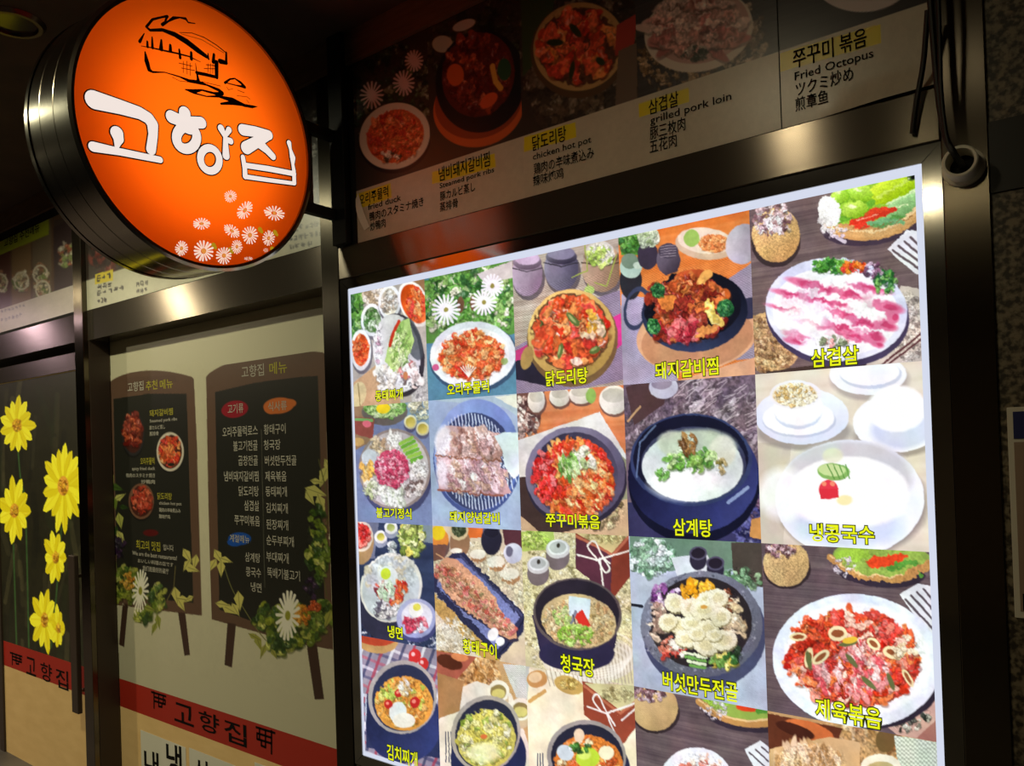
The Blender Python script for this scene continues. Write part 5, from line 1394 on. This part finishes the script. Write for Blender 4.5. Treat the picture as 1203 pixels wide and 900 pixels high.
def board_left(a):
    a.poly([(126, 452), (130, 448.6), (136, 444.6), (143, 441.5), (151, 439), (162, 436.8), (174, 435.8), (187, 436), (200, 437.4), (214, 440.2), (225, 443.2), (227.5, 446), (231, 520), (236.7, 723), (131.7, 710)], BRN)
    a.poly([(133.5, 469), (175, 463), (219, 463), (222, 560), (227, 708), (138, 699)], DRK); a.grain(.02)
    a.poly([(148, 444), (206, 441), (207, 449), (148, 463)], (88, 66, 54), .4)
    for x, y, rx, ry, rim in ((156.4, 510, 13.5, 26, (46, 44, 46)), (199.5, 531, 16, 23, (216, 206, 190)), (165.7, 589, 15, 21, (120, 84, 66))):
        a.ell(x, y + 2, rx, ry, (24, 24, 24)); a.ell(x, y, rx, ry, rim); a.ell(x, y, rx * .85, ry * .86, (70, 36, 30))
    a.food(156, 505, 10, 20, [(150, 60, 46), (120, 40, 34), (190, 90, 60)], 60, (2, 4)); a.food(199, 530, 12, 17, RED_P + ORG_P, 90, (1.8, 3.4)); a.food(166, 588, 11, 16, [(190, 70, 50), (150, 50, 40), (206, 100, 70)], 60, (2, 4))
    a.ell(201, 546, 4, 2, (40, 40, 34)); a.ell(177, 626, 9, 4, (90, 26, 26)); 
    for q in ([(144, 712), (150.5, 712), (146, 760), (140, 757)], [(209, 719), (217.5, 720), (223, 769), (216.5, 770)]):
        a.poly(q, (70, 50, 42))
    # garland
    a.line([(128, 570), (134, 620), (136, 660), (146, 690)], 1.2, (90, 100, 50)); a.line([(206, 665), (204, 690), (196, 705)], 1, (120, 110, 70))
    for x, y, r, g in ((131, 562, 8, 70), (137, 573, 9, 20), (141, 584, 8, -30), (135, 592, 8, 80), (141, 612, 10, 80), (135, 625, 8, 110), (142, 631, 9, 60), (146, 596, 6, 10)):
        leaf(a, x, y, r, g, (LEAF + [(196, 196, 110)])[int(x + y) % 6], .5)
    a.food(140, 642, 6, 12, [(60, 40, 70), (40, 34, 50)], 16, (2, 3.4)); a.food(150, 688, 20, 22, LEAF, 70, (2.4, 5.5), 1.8); a.food(150, 682, 8, 9, [(206, 130, 40), (220, 160, 60)], 12, (2, 3.4)); a.food(184, 702, 9, 14, LEAF[1:], 24, (2.4, 5), 1.8); a.food(168, 722, 10, 8, LEAF, 24, (2.4, 4.6), 1.8)
    daisy(a, 165, 694, 9, 24, 4)
    for x, y, r, g in ((186, 730, 9, 80), (181, 738, 8, 110), (176, 715, 8, 20)):
        leaf(a, x, y, r, g, (150, 156, 70))
    for x, y, r, g in ((220, 653, 10, 60), (229, 660, 9, 100), (225, 668, 10, 20), (219, 664, 8, 120), (207, 700, 11, 80), (216, 704, 9, 10), (213, 711, 8, 60), (222, 703, 6, 150)):
        leaf(a, x, y, r, g, (206, 198, 110), .5)


def board_right(a):
    a.poly([(242.5, 443), (246, 439), (252, 435), (260, 430.6), (270, 426.4), (281, 422.4), (295, 418.4), (310, 415.6), (325, 414), (340, 413.2), (355, 413), (370, 413.6), (379, 414.6), (381.5, 417), (384, 520), (391, 763), (350, 756), (247.5, 727)], BRN)
    a.poly([(253, 461), (300, 450), (350, 443.5), (373, 442), (376, 540), (382, 745), (300, 731), (258, 716)], DRK); a.grain(.02)
    a.ell(276, 481, 15.5, 10, (150, 24, 40), -8); a.ell(271, 484, 11, 7, (150, 24, 40), 10); a.ell(327, 477, 18, 9.5, (206, 110, 50), -6); a.ell(319, 480, 9, 7, (206, 110, 50)); a.ell(340, 474, 8, 5, (206, 110, 50)); a.ell(281.5, 633, 13.5, 7.5, (30, 80, 170)); a.ell(276, 637, 9, 5, (30, 80, 170))
    a.line([(307, 505), (311, 690)], .6, (110, 110, 96))
    for q in ([(267.5, 731), (277.5, 733), (272.7, 784), (264, 781)], [(360, 757), (372, 756), (380.5, 821), (369.5, 821.5)]):
        a.poly(q, (70, 50, 42))
    a.line([(262, 660), (272, 690), (286, 714), (304, 742), (318, 758)], 1.1, (120, 120, 70))
    for x, y, r, g in ((257, 654, 10, 60), (250, 664, 9, 120), (260, 668, 10, 90), (266, 658, 8, 20), (270, 716, 11, 30), (262, 710, 9, 10), (281, 706, 12, 85), (277, 716, 9, 60)):
        leaf(a, x, y, r, g, (206, 198, 110), .5)
    for x, y, r, g in ((371, 578, 14, 20), (364, 585, 10, 60), (377, 592, 12, 70), (380, 560, 14, 110), (386, 548, 10, 60), (372, 566, 8, 10)):
        leaf(a, x, y, r, g, (196, 192, 110), .5)
    a.line([(374, 540), (386, 600), (378, 660), (384, 700)], 1.2, (90, 90, 50)); a.food(373, 640, 12, 46, LEAF[1:], 60, (2.6, 6), 1.8, 50); a.food(365, 690, 8, 12, [(60, 40, 70), (40, 34, 50)], 14, (2, 4))
    a.food(345, 735, 32, 24, LEAF, 120, (3, 7), 1.8); a.food(378, 722, 14, 16, LEAF, 40, (3, 6), 1.8); a.food(310, 725, 9, 14, LEAF, 26, (3, 6), 1.8); a.food(330, 755, 16, 11, LEAF[1:], 34, (3, 6), 1.8); a.food(355, 722, 9, 11, [(206, 120, 40), (220, 160, 60)], 16, (2.4, 4)); a.food(368, 712, 7, 6, [(196, 90, 50)], 10, (2.4, 4))
    daisy(a, 338, 723, 13, 28, 4)
    for x, y, r, g in ((304, 755, 11, 70), (309, 765, 9, 110), (299, 748, 8, 30), (385, 727, 12, 110), (322, 768, 7, 60)):
        leaf(a, x, y, r, g, (160, 160, 76))


def rect_of(px):
    q = np.array([atY(x, y, YM) for x, y in px])
    return q[:, 0].min(), q[:, 0].max(), q[:, 2].min(), q[:, 2].max()


R1 = rect_of(((121, 450), (240, 442), (128, 764), (240, 775), (180, 433)))
R2 = rect_of(((241, 440), (386, 410), (246, 790), (394, 826)))
bl = sheet(mp, 'menu_board', R1[0], R1[1], R1[2], R1[3], 200, 340, board_left, y=YM, label='narrow menu board with three dish pictures', base=CREAMC, seed=61)
br = sheet(mp, 'menu_board', R1[1] + 0.001, PR - 0.001, R2[2], R2[3], 230, 420, board_right, y=YM, label='wide menu board listing dishes in two columns', base=CREAMC, seed=62)
for body, x0, x1, yc, h, m in (('고향집', 150, 168.6, 454, 11, INK_W), ('추천', 171.5, 185, 452.5, 11, INK_Y), ('메뉴', 188, 203, 451, 11, INK_Y), ('돼지갈비찜', 175.7, 203, 484.5, 8, INK_Y), ('Steamed pork ribs', 175.7, 208, 494, 5, INK_W), ('豚カルビ蒸し', 175.7, 194, 502, 5, INK_W),
                               ('蒸排骨', 175.7, 186.5, 509.5, 5, INK_W), ('오리주물럭', 165, 181.5, 541.7, 8, INK_Y), ('spicy fried duck', 155, 182, 551, 5, INK_W), ('鴨肉のスタミナ焼き', 148, 182, 558.5, 5, INK_W), ('炒鴨肉', 166, 182, 566, 5, INK_W), ('닭도리탕', 185, 202, 583, 8, INK_Y),
                               ('chicken hot pot', 187, 213, 592, 5, INK_W), ('鶏肉の辛味煮込み', 187, 212, 599.5, 5, INK_W), ('辣味炖鸡', 187, 200, 607, 5, INK_W), ('최고의 맛집', 160, 188, 641, 11, INK_Y), ('입니다', 192, 204, 643.5, 7, INK_W), ('We are the best restaurants!', 155, 207, 652.5, 5, INK_W),
                               ('おいしい料理の店です', 161.7, 203, 661, 5, INK_W), ('我们是最好的餐厅', 167.7, 198, 669.5, 6, INK_W)):
    mb = MB()
    text_into(mb, body, x0, x1, yc, h, YM, bold=0.008, off=0.0004)
    link_mesh('menu_text', mb.v, mb.f, m, bl)
for body, x0, x1, yc, h, m in (('고향집', 283.7, 310, 435.7, 14, INK_W), ('메뉴', 316.6, 337, 432, 14, INK_Y), ('고기류', 267.6, 286, 480, 11, INK_W), ('식사류', 315, 337, 477, 11, INK_W), ('오리주물럭로스', 261, 302.4, 506.6, 12, INK_W), ('불고기전골', 274, 302.5, 523.6, 12, INK_W),
                               ('곱창전골', 280, 303, 541, 12, INK_W), ('냄비돼지갈비찜', 263, 303.5, 559.5, 12, INK_W), ('닭도리탕', 280.5, 304, 577, 12, INK_W), ('삼겹살', 287, 304.5, 594, 12, INK_W), ('쭈꾸미볶음', 275.6, 305, 611.5, 12, INK_W), ('계절메뉴', 270, 293, 633, 9, INK_W),
                               ('삼계탕', 288, 305.7, 655, 11, INK_W), ('콩국수', 289, 306.7, 672.5, 11, INK_W), ('냉면', 295, 307.3, 690, 11, INK_W), ('황태구이', 310, 335.5, 504, 12, INK_W), ('청국장', 310, 329.5, 522.5, 12, INK_W), ('버섯만두전골', 311, 348, 541, 12, INK_W),
                               ('제육볶음', 311.7, 336.5, 559.5, 12, INK_W), ('동태찌개', 312, 337, 577.5, 12, INK_W), ('김치찌개', 312.7, 338, 597, 12, INK_W), ('된장찌개', 313, 338.5, 616.5, 12, INK_W), ('순두부찌개', 313, 345, 635.5, 12, INK_W), ('부대찌개', 313, 339, 655, 12, INK_W), ('뚝배기불고기', 314, 352, 674.5, 12, INK_W)):
    mb = MB()
    text_into(mb, body, x0, x1, yc, h, YM, bold=0.006, off=0.0004)
    link_mesh('menu_text', mb.v, mb.f, m, br)


def wall_strokes(mb, paths, y, w, off=0.0005):
    """painted strokes on the wall plane, photo positions, width in photo pixels"""
    for path in paths:
        q = [atY(px, py, y) for px, py in path]
        s = np.linalg.norm(atY(path[0][0], path[0][1] + 1, y) - q[0]) * w / 2
        for p0, p1 in zip(q[:-1], q[1:]):
            d = (p1 - p0) / max(1e-9, np.linalg.norm(p1 - p0))
            n = np.array([-d[2], 0, d[0]]) * s
            e = d * s * .6
            mb.add([v - np.array([0, off, 0]) for v in (p0 - n - e, p1 - n + e, p1 + n + e, p0 + n - e)], [(0, 1, 2, 3)])


def emblem(mb, x0, y0, w, h, y, sl, lw=2.2, flip=False):
    f = lambda u, v: (x0 + (1 - u if flip else u) * w, y0 + v * h + sl * (1 - u if flip else u) * w)
    wall_strokes(mb, [[f(0, .05), f(1, .05)], [f(.18, 0), f(.18, 1)], [f(.5, .05), f(.5, .8)], [f(.82, .05), f(.82, .55)], [f(.18, .3), f(.95, .3)], [f(.18, .55), f(.95, .55)], [f(.5, .8), f(.72, .78), f(.72, .55)], [f(.95, .3), f(.95, .55)]], y, lw)


sl = 0.31
mb = MB()
emblem(mb, 178, 812, 17, 19, YM, sl, 2.4)
link_mesh('emblem', mb.v, mb.f, INK, mp)
mb = MB()
text_into(mb, '고', 205, 227, 839, 22, YM, bold=0.01, off=0.0004, mats=(0, 0))
text_into(mb, '향', 234, 257, 849, 23, YM, bold=0.01, off=0.0004, mats=(0, 0))
text_into(mb, '집', 264, 289, 861, 25, YM, bold=0.01, off=0.0004, mats=(0, 0))
link_mesh('stripe_lettering', mb.v, mb.f, INK, mp)
mb = MB()
emblem(mb, 301, 853, 22, 27, YM, sl, 2.8, True)
link_mesh('emblem', mb.v, mb.f, INK, mp)

# paper notices taped below the stripe
YN = YM - 0.001
for (xa, ya, xb, yb), txt, lb in (((165, 858, 218, 877.5), [('내', 170, 186, 896, 27), ('냉', 196, 213, 893, 36)], 'white paper notice with bold black letters, left one under the red stripe'),
                                  ((222, 879, 277, 899), [('식', 229, 244, 913, 40)], 'white paper notice, second from left under the red stripe'),
                                  ((299, 896.5, 352, 914), [], 'blank white paper notice, right one under the red stripe')):
    p0, p1 = atY(xa, ya, YN), atY(xb, yb, YN)
    z1 = (p0[2] + p1[2]) / 2
    nt_ = thing('paper_notice', ((p0[0] + p1[0]) / 2, YN, z1 - 0.3), lb, 'notice')
    MB().box(p0[0], p1[0], YN, YN + 0.0004, z1 - 0.21, z1).build('sheet', PAPER, nt_)
    for body, x0, x1, yc, h in txt:
        mb = MB()
        text_into(mb, body, x0, x1, yc, h, YN, bold=0.02, off=0.0003)
        link_mesh('lettering', mb.v, mb.f, INK, nt_)

# ------------------------------------------------------------------ flower poster on the sliding door
YF = YD - 0.0008
FZ1, FZ0 = 2.006, 0.606
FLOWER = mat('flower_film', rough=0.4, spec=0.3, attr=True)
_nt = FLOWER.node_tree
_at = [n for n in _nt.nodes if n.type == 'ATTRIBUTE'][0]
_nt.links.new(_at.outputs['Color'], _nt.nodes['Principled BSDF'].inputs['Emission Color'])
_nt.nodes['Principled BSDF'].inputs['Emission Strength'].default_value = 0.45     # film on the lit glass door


def flowers(a):
    a.c[:] = np.array((34, 32, 18)) / 255
    for k in range(90):
        x, y = -40 + 150 * a.rs.rand(), 430 + 340 * a.rs.rand()
        c = [(62, 58, 36), (22, 22, 14), (84, 78, 48), (36, 42, 22)][a.rs.randint(4)]
        a.line([(x, y), (x + 8 * a.rs.randn(), y + 30 + 40 * a.rs.rand())], 3 + 5 * a.rs.rand(), c, .35)
    for q in ([(20, 510), (24, 560), (30, 600), (34, 760)], [(72, 620), (66, 700), (60, 760)], [(16, 640), (20, 770)]):
        a.line(q, 2, (50, 76, 36))
    a.grain(.14, (4, 10, 30))
    Y1, Y2 = (232, 222, 40), (214, 196, 20)

    def fl(x, y, rx, ry, n, hc, a0=0.0, arc=6.283, w=.2):
        for k in range(n):
            t = a0 + arc * k / n
            r = .82 + .3 * a.rs.rand()
            ex, ey = x + rx * r * math.cos(t), y + ry * r * math.sin(t)
            nx_, ny_ = -math.sin(t) * rx * w, math.cos(t) * ry * w
            q = lambda f, g: (x + (ex - x) * f + nx_ * g, y + (ey - y) * f + ny_ * g)
            a.poly([q(.1, .2), q(.4, .9), q(.68, 1.05), q(.9, .6), q(1, .12), q(.95, -.2), q(.9, -.6), q(.68, -1.05), q(.4, -.9), q(.1, -.2)], Y1 if k % 2 else Y2)
            a.line([q(.1, 0), q(.9, .1)], .7, (196, 172, 20), .6); a.line([q(.3, .5), q(.85, .4)], .5, (250, 244, 90), .6)
        a.ell(x, y, rx * .26, ry * .22, hc); a.food(x, y, rx * .2, ry * .18, [(206, 150, 30), (160, 100, 20), (226, 180, 50)], 20, (1, 2))

    fl(20, 500, 21, 36, 13, (206, 160, 30), w=.17)
    fl(74, 571, 25, 52, 17, (214, 150, 50), w=.15)
    fl(17, 600, 19, 38, 11, (206, 140, 40), w=.2)
    fl(65, 655, 15, 32, 10, (216, 170, 40), w=.22)
    fl(52, 728, 16, 40, 10, (206, 140, 30), w=.2)
    fl(68, 738, 8, 28, 7, (206, 160, 30), w=.3)


fp = thing('flower_poster', (-2.3, YF, 0.47), 'dark poster with big yellow flowers on the sliding door', 'poster')
sheet(fp, 'flower_picture', DX + 0.001, PX0 - 0.002, FZ0, FZ1, 150, 380, flowers, y=YF, m=FLOWER, seed=71)
MB().box(DX + 0.001, PX0 - 0.002, YF, YF + 0.0005, 0.472, FZ0 - 0.0005).build('red_stripe', RED, fp)
mb = MB()
emblem(mb, 12, 766, 14, 14, YF, .34, 2.2)
link_mesh('emblem', mb.v, mb.f, INK, fp)
mb = MB()
text_into(mb, '고', 31, 42, 783, 20, YF, bold=0.01, off=0.0004, mats=(0, 0))
text_into(mb, '향', 48, 61, 790, 21, YF, bold=0.01, off=0.0004, mats=(0, 0))
text_into(mb, '집', 66, 80, 798, 22, YF, bold=0.01, off=0.0004, mats=(0, 0))
link_mesh('stripe_lettering', mb.v, mb.f, INK, fp)

if _tob.name in col.objects:
    col.objects.unlink(_tob)
bpy.data.objects.remove(_tob)
bpy.data.curves.remove(_tcurve)
